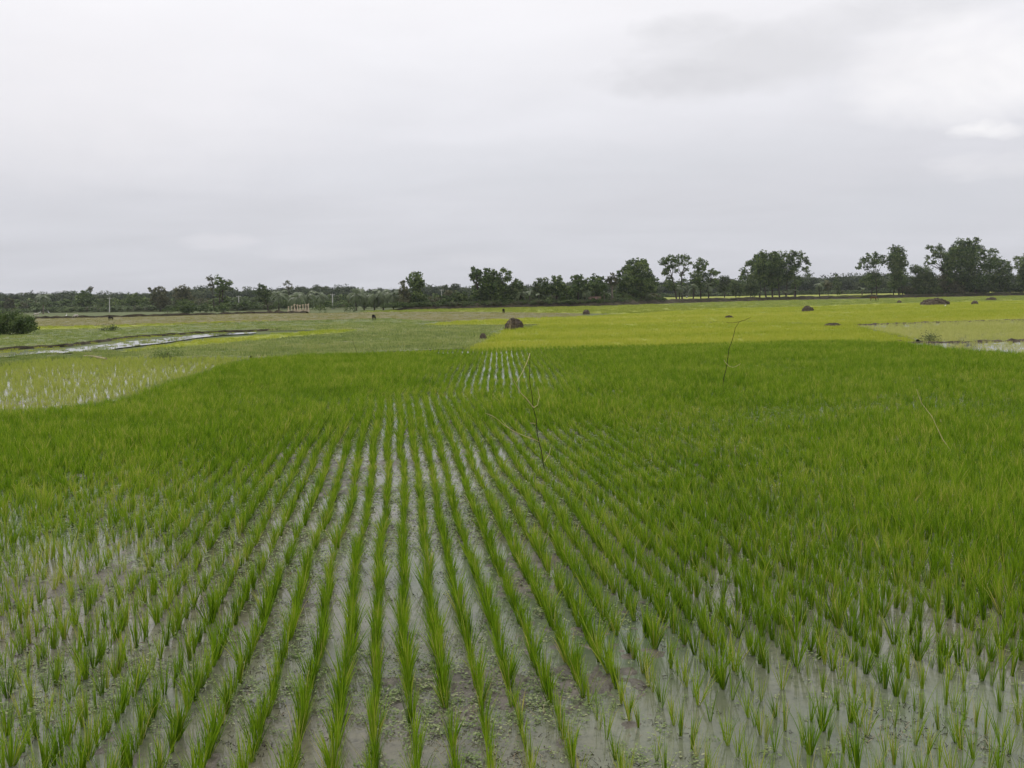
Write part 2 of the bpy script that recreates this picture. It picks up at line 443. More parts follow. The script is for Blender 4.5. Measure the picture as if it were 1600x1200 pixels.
right_yellow = [(732, 546), (760, 530), (792, 514), (840, 510), (842, 506), (700, 508), (664, 508), (700, 503), (760, 499.5), (840, 497), (920, 494), (1000, 490),
                (1120, 482), (1250, 480), (1400, 474.5), (1600, 470), (1900, 466), (1900, 484), (1600, 498), (1450, 503), (1335, 507), (1340, 511), (1380, 520),
                (1432, 532), (1405, 537), (1340, 536), (1200, 538), (1050, 542), (900, 545), (740, 549)]
sheet('field', P(right_yellow), -0.030, M['g_yellow'])
sparse_right = [(1338, 508), (1450, 504), (1600, 499.5), (1900, 489), (1900, 525), (1600, 531), (1450, 533.5), (1384, 520), (1342, 511)]
sheet('flooded_field', P(sparse_right), -0.034, M['water_far'])
open_right = [(1400, 535.5), (1440, 535), (1500, 534), (1600, 532), (1900, 526), (1900, 586), (1600, 564), (1500, 557), (1410, 543)]
sheet('open_water', P(open_right), -0.038, M['water_far'])
weed_mid = [(200, 548), (300, 541), (400, 532), (460, 526), (545, 519), (560, 516), (520, 515), (420, 516), (400, 514), (600, 503), (664, 508), (842, 508), (792, 514), (760, 530), (735, 543),
            (600, 548), (480, 554), (392, 558), (300, 559), (200, 559)]
sheet('weedy_field', P(weed_mid), -0.044, M['g_weed'])
weed_left = [(-200, 518), (0, 516), (60, 515), (150, 513), (300, 506), (420, 502), (600, 497), (660, 500), (700, 503), (664, 508), (600, 508), (400, 514), (330, 518), (240, 523), (200, 526), (100, 539), (0, 545), (-200, 556)]
sheet('weedy_field', P(weed_left), -0.048, M['g_weed'])
stub = [(-200, 500), (55, 497), (200, 495), (400, 489.5), (560, 488), (600, 486.5), (760, 487), (905, 489), (915, 494), (840, 497), (760, 499), (700, 502), (600, 497), (420, 502), (300, 506), (60, 509), (-200, 512)]
sheet('brown_field', P(stub), -0.052, M['g_stub'])
yellow_strip = [(40, 514.5), (150, 512.5), (300, 506), (420, 502), (420, 500.5), (300, 503.5), (150, 508.5), (40, 510)]
sheet('field', P(yellow_strip), -0.056, M['g_yellow'])
far_strip = [(560, 486), (600, 484.5), (800, 480.5), (940, 478), (1060, 473.5), (1200, 469.5), (1400, 465.5), (1600, 461.5), (1900, 457.5), (1900, 466), (1600, 470), (1400, 474.5), (1250, 480), (1120, 482),
             (1000, 490), (920, 489), (760, 487), (600, 487.5)]
sheet('field', P(far_strip), -0.060, M['g_yellow'])


def in_poly(x, y, poly):
    ins = np.zeros(len(x), dtype=bool)
    n = len(poly)
    for i in range(n):
        a, b = poly[i], poly[(i + 1) % n]
        c = ((a.y > y) != (b.y > y))
        with np.errstate(divide='ignore', invalid='ignore'):
            t = (b.x - a.x) * (y - a.y) / (b.y - a.y) + a.x
        ins ^= c & (x < t)
    return ins


# value noise for numpy arrays
_tab = rng.random((256, 256))
def vnoise(x, y, s=1.0, off=0.0):
    x = x * s + off + 1000.0; y = y * s + off * 1.7 + 1000.0
    xi, yi = np.floor(x).astype(int), np.floor(y).astype(int)
    fx, fy = x - xi, y - yi
    fx, fy = fx * fx * (3 - 2 * fx), fy * fy * (3 - 2 * fy)
    g = lambda a, b: _tab[a % 256, b % 256]
    return (g(xi, yi) * (1 - fx) + g(xi + 1, yi) * fx) * (1 - fy) + (g(xi, yi + 1) * (1 - fx) + g(xi + 1, yi + 1) * fx) * fy


def fbm(x, y, s=1.0, off=0.0, o=4):
    r, a, t = 0, 1.0, 0
    for k in range(o):
        r = r + a * vnoise(x, y, s * 2 ** k, off + 13.7 * k); t += a; a *= 0.55
    return r / t


# ------------------------------------------------------------------ the bed of mud under the near water
ROW = 0.215
A1, A2 = math.atan((622 - 800) / FPX), math.atan((781 - 800) / FPX)
b0, b1 = G(700, 622), G(1600, 596)                     # the edge between the two planted blocks
bdir = (b1 - b0).normalized(); bnor = Vector((-bdir.y, bdir.x, 0))


def row_coords(x, y, ang):
    c, s = math.cos(ang), math.sin(ang)
    return x * c - y * s, x * s + y * c                # across, along


def wander(row, along):
    return 0.045 * (vnoise(row * 0.35, along * 0.45, 1.0, 3.0) - 0.5) * 2 + 0.015 * (vnoise(row * 3.1, along * 1.5, 1.0, 9.0) - 0.5) * 2


def mud_bed():
    nv, nu = 620, 420
    d = 3.6 * (24.0 / 3.6) ** (np.arange(nv) / (nv - 1))
    u = np.linspace(-0.72, 0.72, nu)
    Y, U = np.meshgrid(d, u, indexing='ij')
    X = Y * U
    u1, v1 = row_coords(X, Y, A1)
    rr = u1 / ROW
    frac = rr - np.floor(rr)                           # 0 and 1 on a row, 0.5 between
    ridge = np.cos(2 * np.pi * frac)
    z = -0.018 + 0.005 * ridge
    z += 0.022 * (fbm(X, Y, 1.1, 2.0, 3) - 0.5)
    z += 0.075 * (fbm(X, Y, 9.0, 5.0, 4) - 0.5)
    # little dams across the rows
    k = vnoise(np.floor(rr) * 0.21, v1, 1.1, 31.0)
    z += 0.026 * np.clip((k - 0.74) / 0.12, 0, 1)
    right = np.clip((X - 0.1 * Y - 0.2) / 1.0, 0, 1) * np.clip((8.5 - Y) / 2.0, 0, 1)
    z -= 0.024 * right + 0.006 * np.clip((Y - 16) / 6, 0, 1)
    z = np.minimum(z, 0.018)
    v = np.stack([X.ravel(), Y.ravel(), z.ravel()], 1)
    i, j = np.meshgrid(np.arange(nv - 1), np.arange(nu - 1), indexing='ij')
    q = (i * nu + j).ravel()
    keep = z.ravel()[q] > -0.03                         # only where it comes near the surface
    q = q[keep]
    f = np.stack([q, q + 1, q + nu + 1, q + nu], 1)
    used = np.unique(f); remap = np.zeros(len(v), dtype=int); remap[used] = np.arange(len(used))
    o = obj('paddy_mud', mesh('paddy_mud', v[used], remap[f], M['mud'], smooth=True)); tag(o, kind='structure')


mud_bed()

# ------------------------------------------------------------------ scattering
def make_group():
    ng = bpy.data.node_groups.new('scatter', 'GeometryNodeTree')
    ng.interface.new_socket('Geometry', in_out='INPUT', socket_type='NodeSocketGeometry')
    ng.interface.new_socket('Geometry', in_out='OUTPUT', socket_type='NodeSocketGeometry')
    return ng


def scatter(name, pts, rot, scl, idx, coll, label=None):
    me = bpy.data.meshes.new(name)
    n = len(pts)
    me.vertices.add(n); me.vertices.foreach_set('co', np.asarray(pts, dtype=np.float32).ravel())
    a = me.attributes.new('rot', 'FLOAT_VECTOR', 'POINT'); a.data.foreach_set('vector', np.asarray(rot, dtype=np.float32).ravel())
    a = me.attributes.new('scl', 'FLOAT_VECTOR', 'POINT'); a.data.foreach_set('vector', np.asarray(scl, dtype=np.float32).ravel())
    a = me.attributes.new('idx', 'INT', 'POINT'); a.data.foreach_set('value', np.asarray(idx, dtype=np.int32))
    o = obj(name, me); tag(o, kind='stuff', label=label)
    ng = make_group(); N, L = ng.nodes.new, ng.links.new
    gi, go = N('NodeGroupInput'), N('NodeGroupOutput')
    ci = N('GeometryNodeCollectionInfo'); ci.inputs['Collection'].default_value = coll
    ci.inputs['Separate Children'].default_value = True; ci.inputs['Reset Children'].default_value = True
    def attr(nm, ty):
        k = N('GeometryNodeInputNamedAttribute'); k.data_type = ty; k.inputs['Name'].default_value = nm
        return k.outputs['Attribute']
    e = N('FunctionNodeEulerToRotation'); L(attr('rot', 'FLOAT_VECTOR'), e.inputs[0])
    ip = N('GeometryNodeInstanceOnPoints'); ip.inputs['Pick Instance'].default_value = True
    L(gi.outputs[0], ip.inputs['Points']); L(ci.outputs[0], ip.inputs['Instance'])
    L(attr('idx', 'INT'), ip.inputs['Instance Index']); L(e.outputs[0], ip.inputs['Rotation'])
    L(attr('scl', 'FLOAT_VECTOR'), ip.inputs['Scale']); L(ip.outputs[0], go.inputs[0])
    md = o.modifiers.new('scatter', 'NODES'); md.node_group = ng
    return o


def proto_coll(name, meshes):
    c = bpy.data.collections.new(name)
    for i, me in enumerate(meshes):
        c.objects.link(bpy.data.objects.new('%s_%03d' % (name, i), me))
    return c


def blade(out, r, base, az, tilt, length, width, droop, seg, tint, twist=0.0):
    """one grass blade as a strip; droop bends it over towards its tip"""
    d = Vector((math.cos(az), math.sin(az), 0)); side = Vector((-math.sin(az + twist), math.cos(az + twist), 0))
    p = Vector(base); v, t = [], []
    ang = tilt
    for i in range(seg + 1):
        k = i / seg
        w = width * (0.55 + 0.45 * min(1, k * 3)) * (1 - k ** 2.2) * 0.5 + 0.0003
        v += [p - side * w, p + side * w]; t += [tint + 0.10 * (k - 0.5)] * 2
        ang = tilt + droop * k * k
        p = p + (d * math.sin(ang) + Vector((0, 0, 1)) * math.cos(ang)) * (length / seg)
    f = [(2 * i, 2 * i + 1, 2 * i + 3, 2 * i + 2) for i in range(seg)]
    out.add(v, f, t)


def rice_clump(n, h, width, spread=0.015, tilt=0.30, seg=4, t0=0.42, tv=0.28):
    b = MB()
    lean = rnd.uniform(-0.08, 0.08)
    for i in range(n):
        az = rnd.uniform(0, 2 * math.pi)
        r = spread * math.sqrt(rnd.random())
        tl = abs(rnd.gauss(0.0, tilt)) * 0.8 + 0.03
        ln = h * rnd.uniform(0.55, 1.08)
        tt = rnd.gauss(t0, tv * 0.6)
        if rnd.random() < 0.07: tt = rnd.uniform(0.8, 1.0)
        blade(b, rnd, (r * math.cos(az), r * math.sin(az), -0.01), az + rnd.uniform(-0.6, 0.6), tl + lean, ln,
              width * rnd.uniform(0.7, 1.2), rnd.uniform(0.1, 0.9) * (0.5 + tl), seg, tt, rnd.uniform(-1.2, 1.2))
    return b


near_protos = [rice_clump(rnd.randint(26, 42), 0.335, 0.0058, spread=0.016, tilt=0.165, seg=4, t0=0.46).mesh('rice_clump', M['rice']) for _ in range(12)]
thin_protos = [rice_clump(rnd.randint(13, 21), 0.33, 0.0052, spread=0.010, tilt=0.15, seg=4, t0=0.60).mesh('rice_clump', M['rice']) for _ in range(8)]
far_protos = [rice_clump(30, 0.27, 0.0070, spread=0.020, tilt=0.25, seg=3, t0=0.48).mesh('rice_clump', M['rice']) for _ in range(8)]
coll_rice = proto_coll('rice', near_protos + thin_protos + far_protos)
NN, NT, NF = len(near_protos), len(thin_protos), len(far_protos)


def gauss_at(x, y, px, py, sx, sy):
    c = G(px, py)
    return np.exp(-((x - c.x) / sx) ** 2 - ((y - c.y) / sy) ** 2)


def main_rice():
    X, Y, S = [], [], []
    for blk, ang, ymin, ymax in ((1, A1, 3.2, 32), (2, A2, 14, 60)):
        nrow = 260
        for k in range(-nrow, nrow):
            al = np.arange(ymin, ymax, 0.112)
            al = al + rng.uniform(0, 0.11) + rng.normal(0, 0.020, len(al))
            u = k * ROW + wander(np.full(len(al), float(k)), al) + rng.normal(0, 0.008, len(al))
            c, s = math.cos(ang), math.sin(ang)
            x = u * c + al * s; y = -u * s + al * c
            side = (x - b0.x) * bnor.x + (y - b0.y) * bnor.y
            m = (side < -0.05) if blk == 1 else (side > 0.07)
            m &= (np.abs(x) < 0.64 * y + 1.3)
            x, y = x[m], y[m]
            X.append(x); Y.append(y)
    X, Y = np.concatenate(X), np.concatenate(Y)
    m = in_poly(X, Y, main_poly)
    X, Y = X[m], Y[m]
    thin = (1.0 * gauss_at(X, Y, 60, 880, 2.6, 3.2) + 0.6 * gauss_at(X, Y, 30, 1120, 0.9, 1.2) + 1.15 * gauss_at(X, Y, 1450, 1190, 2.4, 1.3)
            + 0.75 * gauss_at(X, Y, 1150, 1190, 1.2, 0.9) + 0.35 * gauss_at(X, Y, 350, 760, 2.0, 2.0))
    vig = 0.86 + 0.36 * (fbm(X, Y, 0.22, 4.0, 3) - 0.5) * 2 - 0.10 * np.clip(thin, 0, 1) 
    lush = np.clip(gauss_at(X, Y, 1150, 740, 5.0, 5.5) + gauss_at(X, Y, 1500, 760, 4.0, 5.0) + 0.7 * gauss_at(X, Y, 150, 700, 4.0, 4.0), 0, 1)
    vig += -0.03 * np.clip((Y - 9) / 3, 0, 1) + 0.06 * np.clip((Y - 20) / 6, 0, 1) + 0.02 * lush
    openw = gauss_at(X, Y, 1450, 1190, 2.4, 1.3) + 0.7 * gauss_at(X, Y, 1150, 1190, 1.2, 0.9)
    gap = rng.random(len(X)) < (0.09 * (1 - lush) + 0.04 * np.clip(thin, 0, 1) + 0.03 * np.clip(openw, 0, 1) + 0.25 * np.clip(0.42 - fbm(X, Y, 0.9, 8.0, 3), 0, 1))
    X, Y, thin, vig = X[~gap], Y[~gap], thin[~gap], vig[~gap]
    n = len(X)
    s = np.clip(vig, 0.5, 1.25) * rng.uniform(0.74, 1.14, n)
    idx = np.where(Y > 11.5, NN + NT + rng.integers(0, NF, n), rng.integers(0, NN, n))
    isthin = (rng.random(n) < np.clip(thin * 0.9, 0, 0.95)) & (Y <= 11.5)
    idx = np.where(isthin, NN + rng.integers(0, NT, n), idx)
    idx = np.where((Y > 11.5) & (rng.random(n) < thin * 0.6), NN + rng.integers(0, NT, n), idx)
    rz = rng.uniform(0, 2 * math.pi, n)
    rx, ry = rng.normal(0, 0.07, n), rng.normal(0, 0.07, n)
    w = s * rng.uniform(0.95, 1.25, n) * np.where(Y > 20, 1.15, 1.0) * (1 + 0.08 * lush[~gap]) * np.interp(Y, [6.5, 10, 22, 30], [1.0, 1.25, 1.22, 1.05])
    # the 300 clumps that show largest stand as objects of their own
    inframe = []
    for i in np.argsort(np.hypot(X, Y)):
        p = cam_rot.transposed() @ (Vector((X[i], Y[i], 0.02)) - Vector((0, 0, CAM_H)))
        px, py = 800 + FPX * p.x / -p.z, 600 - FPX * p.y / -p.z
        if -5 < px < 1605 and py < 1215: inframe.append((i, px, py))
        if len(inframe) >= 290: break
    single = set()
    protos = near_protos + thin_protos + far_protos
    for i, px, py in inframe:
        single.add(int(i))
        o = obj('rice_clump', protos[int(idx[i])])
        o.location = (X[i], Y[i], 0.0); o.rotation_euler = (rx[i], ry[i], rz[i]); o.scale = (w[i], w[i], s[i])
        if px < 480:
            tag(o, 'rice seedling clump among the crowded near clumps in the bottom left corner', 'rice plant', 'near rice clumps at the left')
        elif px < 880:
            tag(o, 'bushy rice seedling clump in one of the straight near rows with muddy gaps between', 'rice plant', 'near rice clumps in the straight middle rows')
        else:
            tag(o, 'thin upright rice seedling clump standing in open shallow water at the bottom right', 'rice plant', 'near rice clumps in the open water at the right')
    keep = np.array([k not in single for k in range(n)])
    pts = np.stack([X, Y, np.zeros(n)], 1)[keep]
    scatter('rice', pts, np.stack([rx, ry, rz], 1)[keep], np.stack([w, w, s], 1)[keep], idx[keep], coll_rice,
            label='rice seedlings in rows filling the flooded paddy')
    return n


N_RICE = main_rice()


def patch_protos(name, mat, n, h, width, rad, k=5, tilt=0.35, t0=0.5, leafy=False):
    out = []
    for _ in range(k):
        b = MB()
        for i in range(n):
            a = rnd.uniform(0, 2 * math.pi); r = rad * math.sqrt(rnd.random())
            blade(b, rnd, (r * math.cos(a), r * math.sin(a), -0.04), rnd.uniform(0, 6.28), abs(rnd.gauss(0, tilt)) + 0.03,
                  h * rnd.uniform(0.5, 1.15), width * rnd.uniform(0.7, 1.4), rnd.uniform(0.1, 0.8), 2, rnd.gauss(t0, 0.13), rnd.uniform(-1.5, 1.5))
        out.append(b.mesh(name, mat))
    return proto_coll(name, out)


def zone(name, poly_px, coll, k, dens, smin=0.8, smax=1.2, dref=45.0, fall=1.5, grow=0.45, label=None, mod=None, zoff=0.0, far=320):
    poly = P(poly_px)
    xs, ys = [p.x for p in poly], [p.y for p in poly]
    y0, y1 = min(ys), min(max(ys), far)
    # candidates fall thinner with distance, wider to match
    n_all = 0; X, Y = [], []
    y = y0
    while y < y1:
        dy = max(1.0, y * 0.05)
        lo, hi = max(min(xs), -(0.66 * y + 6)), min(max(xs), 0.66 * y + 6)
        if hi > lo:
            c = int((hi - lo) * dy * dens * (dref / max(y, dref * 0.7)) ** fall)
            X.append(rng.uniform(lo, hi, c)); Y.append(rng.uniform(y, y + dy, c))
        y += dy
    X, Y = np.concatenate(X), np.concatenate(Y)
    m = in_poly(X, Y, poly)
    if mod is not None: m &= rng.random(len(X)) < mod(X, Y)
    X, Y = X[m], Y[m]; n = len(X)
    if n == 0: return
    w = rng.uniform(smin, smax, n) * np.maximum(1, Y / dref) ** grow
    h = rng.uniform(smin, smax, n)
    scatter(name, np.stack([X, Y, np.full(n, zoff)], 1), np.stack([np.zeros(n), np.zeros(n), rng.uniform(0, 6.28, n)], 1),
            np.stack([w, w, h], 1), rng.integers(0, k, n), coll, label)
    return n


def ribbon_scatter(name, line_px, coll, k, width, per_m, s0, s1, label, zoff=0.0, hs=1.0):
    pts = P(line_px); X, Y = [], []
    for a, b in zip(pts[:-1], pts[1:]):
        L_ = (b - a).length; n = int(L_ * per_m)
        t = rng.random(n); o = rng.normal(0, width / 2, n)
        d = (b - a).normalized()
        X.append(a.x + (b.x - a.x) * t - d.y * o); Y.append(a.y + (b.y - a.y) * t + d.x * o)
    X, Y = np.concatenate(X), np.concatenate(Y); n = len(X)
    w = rng.uniform(s0, s1, n)
    return scatter(name, np.stack([X, Y, np.full(n, zoff)], 1), np.stack([np.zeros(n), np.zeros(n), rng.uniform(0, 6.28, n)], 1),
                   np.stack([w, w, w * hs * rng.uniform(0.7, 1.2, n)], 1), rng.integers(0, k, n), coll, label)


c_yel = patch_protos('tuft_yellow', M['rice_yellow'], 46, 0.20, 0.016, 0.30)
c_far = patch_protos('tuft_far', M['rice_far'], 46, 0.20, 0.02, 0.32)
c_pale = patch_protos('tuft_pale', M['rice_pale'], 13, 0.24, 0.011, 0.035)
c_sparse = patch_protos('tuft_sparse', M['rice_sparse'], 12, 0.17, 0.013, 0.10)
c_weed = patch_protos('tuft_weed', M['weed'], 50, 0.14, 0.03, 0.34, tilt=0.75)
c_grass = patch_protos('tuft_grass', M['weed_green'], 50, 0.14, 0.018, 0.34, tilt=0.55)
c_stub = patch_protos('tuft_brown', M['stubble'], 50, 0.12, 0.016, 0.34, tilt=0.5)

zone('young_rice', right_yellow, c_yel, 5, 5.0, label='yellow green young rice filling the middle fields')
zone('young_rice', yellow_a, c_yel, 5, 5.0, smin=0.5, smax=1.0, label='yellow green young rice beside the water channel', mod=lambda x, y: 0.35 + 0.65 * (fbm(x, y, 0.5, 3) > 0.45))
zone('young_rice', yellow_strip, c_yel, 5, 3.5, smin=0.5, smax=0.9, label='thin yellow strip of young rice beyond the big bush')
zone('young_rice', far_strip, c_far, 5, 3.0, label='yellow green rice along the far bank', mod=lambda x, y: np.where(x > 32, 0.25, 1.0))
zone('grass', [(1000, 480), (1060, 474), (1200, 470), (1400, 466), (1600, 462), (1900, 458), (1900, 465), (1600, 469), (1400, 473.5), (1250, 478.5), (1120, 481)], c_grass, 5, 3.2, label='green grass verge at the foot of the bank')
ribbon_scatter('grass', [(1060, 506.5), (1130, 503), (1180, 503.2), (1250, 505.5), (1290, 508)], c_grass, 5, 0.5, 7, 0.5, 1.1, 'dull green grass on the low plot edge in the yellow field')
ribbon_scatter('grass', [(880, 505), (1000, 502), (1100, 501)], c_grass, 5, 1.6, 3, 0.5, 1.0, 'thin darker grass streak across the yellow field')
ribbon_scatter('grass', [(1500, 487), (1600, 484), (1750, 480)], c_grass, 5, 2.5, 3, 0.5, 1.0, 'dull grass streak at the right of the yellow field')
margin_a = [(-100, 560), (0, 547), (60, 542.5), (100, 541), (200, 528), (240, 525), (330, 519), (400, 517), (400, 518.5), (340, 520.5), (300, 523.5), (240, 529.5), (195, 533.5), (157, 538.5), (127, 541.5), (97, 545.5), (63, 547.5), (6, 554), (-100, 562)]
margin_b = [(-100, 566), (22, 556), (63, 551), (97, 551), (127, 548.5), (172, 546), (200, 548), (215, 552), (200, 560), (60, 562), (0, 569), (-100, 578)]
zone('young_rice', margin_a, c_yel, 5, 4.0, smin=0.3, smax=0.7, label='sparse yellow green growth between the dark earth edge and the channel', mod=lambda x, y: 0.2 + 0.8 * (fbm(x, y, 0.6, 5) > 0.48))
zone('grass', margin_b, c_grass, 5, 5.0, smin=0.4, smax=1.1, label='green grass on the near side of the channel')
zone('weeds', channel, c_weed, 5, 4.0, smin=0.2, smax=0.75, label='small weeds growing in the channel', mod=lambda x, y: 0.9 * (fbm(x * 0.4, y, 0.7, 15) > 0.45))
zone('weeds', weed_mid, c_weed, 5, 4.6, smin=0.5, smax=1.5, label='grey green weeds beyond the planted paddy')
zone('weeds', weed_left, c_grass, 5, 3.6, smin=0.4, smax=1.2, label='green weeds on the fallow field at the left')
zone('grass', stub, c_stub, 5, 3.6, smin=0.4, smax=1.1, label='brownish short grass on the far fallow field')
zone('weeds', weed_mid, c_grass, 5, 0.8, smin=0.9, smax=2.4, label='taller tufts among the grey green weeds', mod=lambda x, y: 1.0 * (fbm(x, y, 0.25, 33) > 0.47))
zone('young_rice', sparse_right, c_sparse, 5, 26.0, smin=0.8, smax=1.3, label='thin pale rice in the flooded field at the right', grow=0.3,
     mod=lambda x, y: np.clip(0.45 + 2.2 * (fbm(x, y, 0.12, 6) - 0.42), 0.25, 0.95))
zone('young_rice', open_right, c_sparse, 5, 8.0, smin=0.6, smax=1.0, label='scattered thin rice in open water at the right',
     mod=lambda x, y: 0.9 * (fbm(x, y, 0.8, 6) > 0.40))


def pale_rice():
    poly = pale_poly
    X, Y = [], []
    ang = R(-16)
    for k in range(-260, 260):
        al = np.arange(-5, 60, 0.17); al = al + rng.normal(0, 0.03, len(al)) + rng.uniform(0, 0.17)
        u = k * 0.235 + 0.05 * (vnoise(np.full(len(al), k * 0.4), al, 0.6, 2.0) - 0.5) + rng.normal(0, 0.055, len(al))
        c, s = math.cos(ang), math.sin(ang)
        X.append(u * c + al * s); Y.append(-u * s + al * c)
    X, Y = np.concatenate(X), np.concatenate(Y)
    m = in_poly(X, Y, poly) & (np.abs(X) < 0.68 * Y + 2)
    X, Y = X[m], Y[m]
    m = rng.random(len(X)) < np.clip(0.80 + 0.6 * (fbm(X, Y, 0.35, 2.5) - 0.5) + 0.02 * (Y - 30), 0.3, 0.98)
    X, Y = X[m], Y[m]; n = len(X)
    s = rng.uniform(0.6, 1.05, n); w = s * rng.uniform(0.9, 1.4, n)
    scatter('young_rice', np.stack([X, Y, np.zeros(n)], 1), np.stack([rng.normal(0, .08, n), rng.normal(0, .08, n), rng.uniform(0, 6.28, n)], 1),
            np.stack([w, w, s], 1), rng.integers(0, 5, n), c_pale, 'pale young rice in the flooded plot at the left edge')


pale_rice()

# grass on the low bund between the planted paddy and its neighbours
bund_l = [(-300, 658), (0, 647), (80, 643), (150, 636), (200, 624), (250, 606), (330, 582), (392, 563)]


ribbon_scatter('grass', [(392, 563), (480, 558), (600, 552), (745, 547)], c_grass, 5, 0.5, 10, 0.6, 1.2, 'grass on the far edge of the planted paddy')
ribbon_scatter('grass', bund_l, c_grass, 5, 0.35, 12, 0.5, 1.0, 'dark green grass on the low bund at the left', 0.03)
ribbon_scatter('grass', [(-300, 585), (-100, 578), (0, 570), (60, 562), (130, 559), (200, 558.5)], c_grass, 5, 0.8, 14, 0.6, 1.3, 'grass on the bund beside the channel', 0.05)


def ridge(name, line_px, width, height, mat, step=0.4, jit=0.5, z0=-0.08, label=None, holes=0.0, seed=1.0):
    """a low uneven ridge of earth along a line on the ground"""
    pts = P(line_px)
    cen = []
    for a, b in zip(pts[:-1], pts[1:]):
        n = max(1, int((b - a).length / step))
        for i in range(n): cen.append((a.lerp(b, i / n), (b - a).normalized()))
    cen.append((pts[-1], (pts[-1] - pts[-2]).normalized()))
    prof = [(-1.0, 0.0), (-0.62, 0.55), (-0.3, 0.95), (0.12, 1.0), (0.55, 0.7), (1.0, 0.0)]
    v, f = [], []
    for i, (c, d) in enumerate(cen):
        nn = Vector((-d.y, d.x, 0))
        tap = min(1.0, i / 6.0) if name == 'embankment' else 1.0
        hs = height * tap * (1 + jit * (2 * noise.noise(Vector((c.x * 0.9 / max(step, .3), c.y * 0.9 / max(step, .3), seed)))))
        if holes: hs *= 1.0 if noise.noise(Vector((c.x * 0.35, c.y * 0.35, seed + 5))) > -0.25 + holes else 0.12
        for j, (u, h) in enumerate(prof):
            q = c + nn * (u * width / 2 * (1 + 0.3 * noise.noise(Vector((c.x, c.y, seed + j))))) + Vector((0, 0, z0 + (0 if h == 0 else max(0.02, (hs - z0) * h * (1 + 0.35 * jit * noise.noise(Vector((c.x * 2, c.y * 2, j * 3.1))))))))
            v.append(q)
    m = len(prof)
    for i in range(len(cen) - 1):
        for j in range(m - 1):
            f.append((i * m + j, (i + 1) * m + j, (i + 1) * m + j + 1, i * m + j + 1))
    me = mesh(name, v, f, mat)
    o = obj(name, me); tag(o, kind='structure')
    return o


ridge('bund', bund_l, 0.5, 0.05, M['g_weed'], seed=2)
ridge('bund', [(-200, 557), (0, 546), (60, 541.5), (100, 540), (200, 527), (240, 524), (330, 518.5), (400, 516.5), (440, 514)], 0.35, 0.08, M['earth'], seed=3, step=0.5)
ridge('bund', [(-100, 575), (0, 567.5), (60, 561), (130, 559.5), (200, 559), (300, 560), (392, 558.5)], 0.6, 0.08, M['g_weed'], seed=4)
ridge('bund', [(1290, 508.5), (1335, 507), (1450, 503.2), (1600, 498.8), (1850, 491)], 0.40, 0.02, M['clod'], seed=5, step=0.35, jit=1.6)
ridge('bund', [(1395, 533), (1430, 534), (1500, 533.5), (1600, 531.2), (1850, 525)], 0.35, 0.03, M['clod'], seed=6, step=0.3, jit=1.6)
ridge('bund', [(55, 497.5), (130, 496.3), (200, 495), (300, 492.5), (400, 489.5), (480, 489)], 0.8, 0.35, M['earth'], seed=7, step=1.0, jit=0.5)
ridge('bund', [(1340, 511), (1384, 520), (1434, 532)], 0.3, 0.05, M['g_weed'], seed=8)
# the raised bank with the row of trees
bank_line = [(596, 485.2), (612, 484.8), (700, 482.5), (800, 480.5), (940, 478), (1000, 475.2), (1060, 473), (1200, 469.2), (1340, 466), (1400, 465), (1500, 463), (1600, 461), (1900, 456)]
ridge('embankment', [(x, y - 0.4) for x, y in bank_line], 6.0, 0.85, M['earth'], seed=9, step=1.5, jit=0.22, z0=-0.1)

# ------------------------------------------------------------------ trees
def bank_D(px):
    L_ = bank_line
    for (x0, y0), (x1, y1) in zip(L_[:-1], L_[1:]):
        if px <= x1: break
    t = (px - x0) / (x1 - x0)
    return G(px, y0 + (y1 - y0) * t - 0.4).y


def leaves(lobes, leaf, dens, t0=0.5, tv=0.28, flat=0.25, fill=0.55):
    """leaf clumps through the volume of the lobes; lobes are (centre, radius) in metres"""
    V, T = [], []
    for c, r in lobes:
        nsub = max(7, int(15 * (r / 0.9) ** 1.6))
        nsub = min(nsub, 90)
        for _ in range(nsub):
            d = Vector((rnd.gauss(0, 1), rnd.gauss(0, 1), rnd.gauss(0, 1))).normalized()
            q = c + d * r * (rnd.uniform(fill, 1.0) if rnd.random() < 0.75 else rnd.uniform(0.1, 0.7))
            tt = t0 + rnd.gauss(0, tv)
            sr = max(0.28, r * rnd.uniform(0.20, 0.36))
            for _ in range(int(1.5 * dens * rnd.uniform(0.6, 1.3))):
                p = q + Vector((rnd.gauss(0, 1), rnd.gauss(0, 1), rnd.gauss(0, 0.75))) * sr * 0.62
                nrm = (Vector((rnd.gauss(0, 1), rnd.gauss(0, 1), rnd.gauss(0, 1) + 0.5)) + (p - c).normalized() * 0.5).normalized()
                a = nrm.cross(Vector((rnd.gauss(0, 1), rnd.gauss(0, 1), rnd.gauss(0, 1)))).normalized(); b = nrm.cross(a)
                s = leaf * rnd.uniform(0.6, 1.3)
                V += [p - a * s * 0.5, p + b * s * 0.30, p + a * s * 0.5, p - b * s * 0.34]
                T += [tt + rnd.gauss(0, 0.07)] * 4
    n = len(V) // 4
    F = np.arange(n * 4, dtype=np.int32).reshape(n, 4)
    return np.array([tuple(v) for v in V], dtype=np.float32), F, np.array(T, dtype=np.float32)


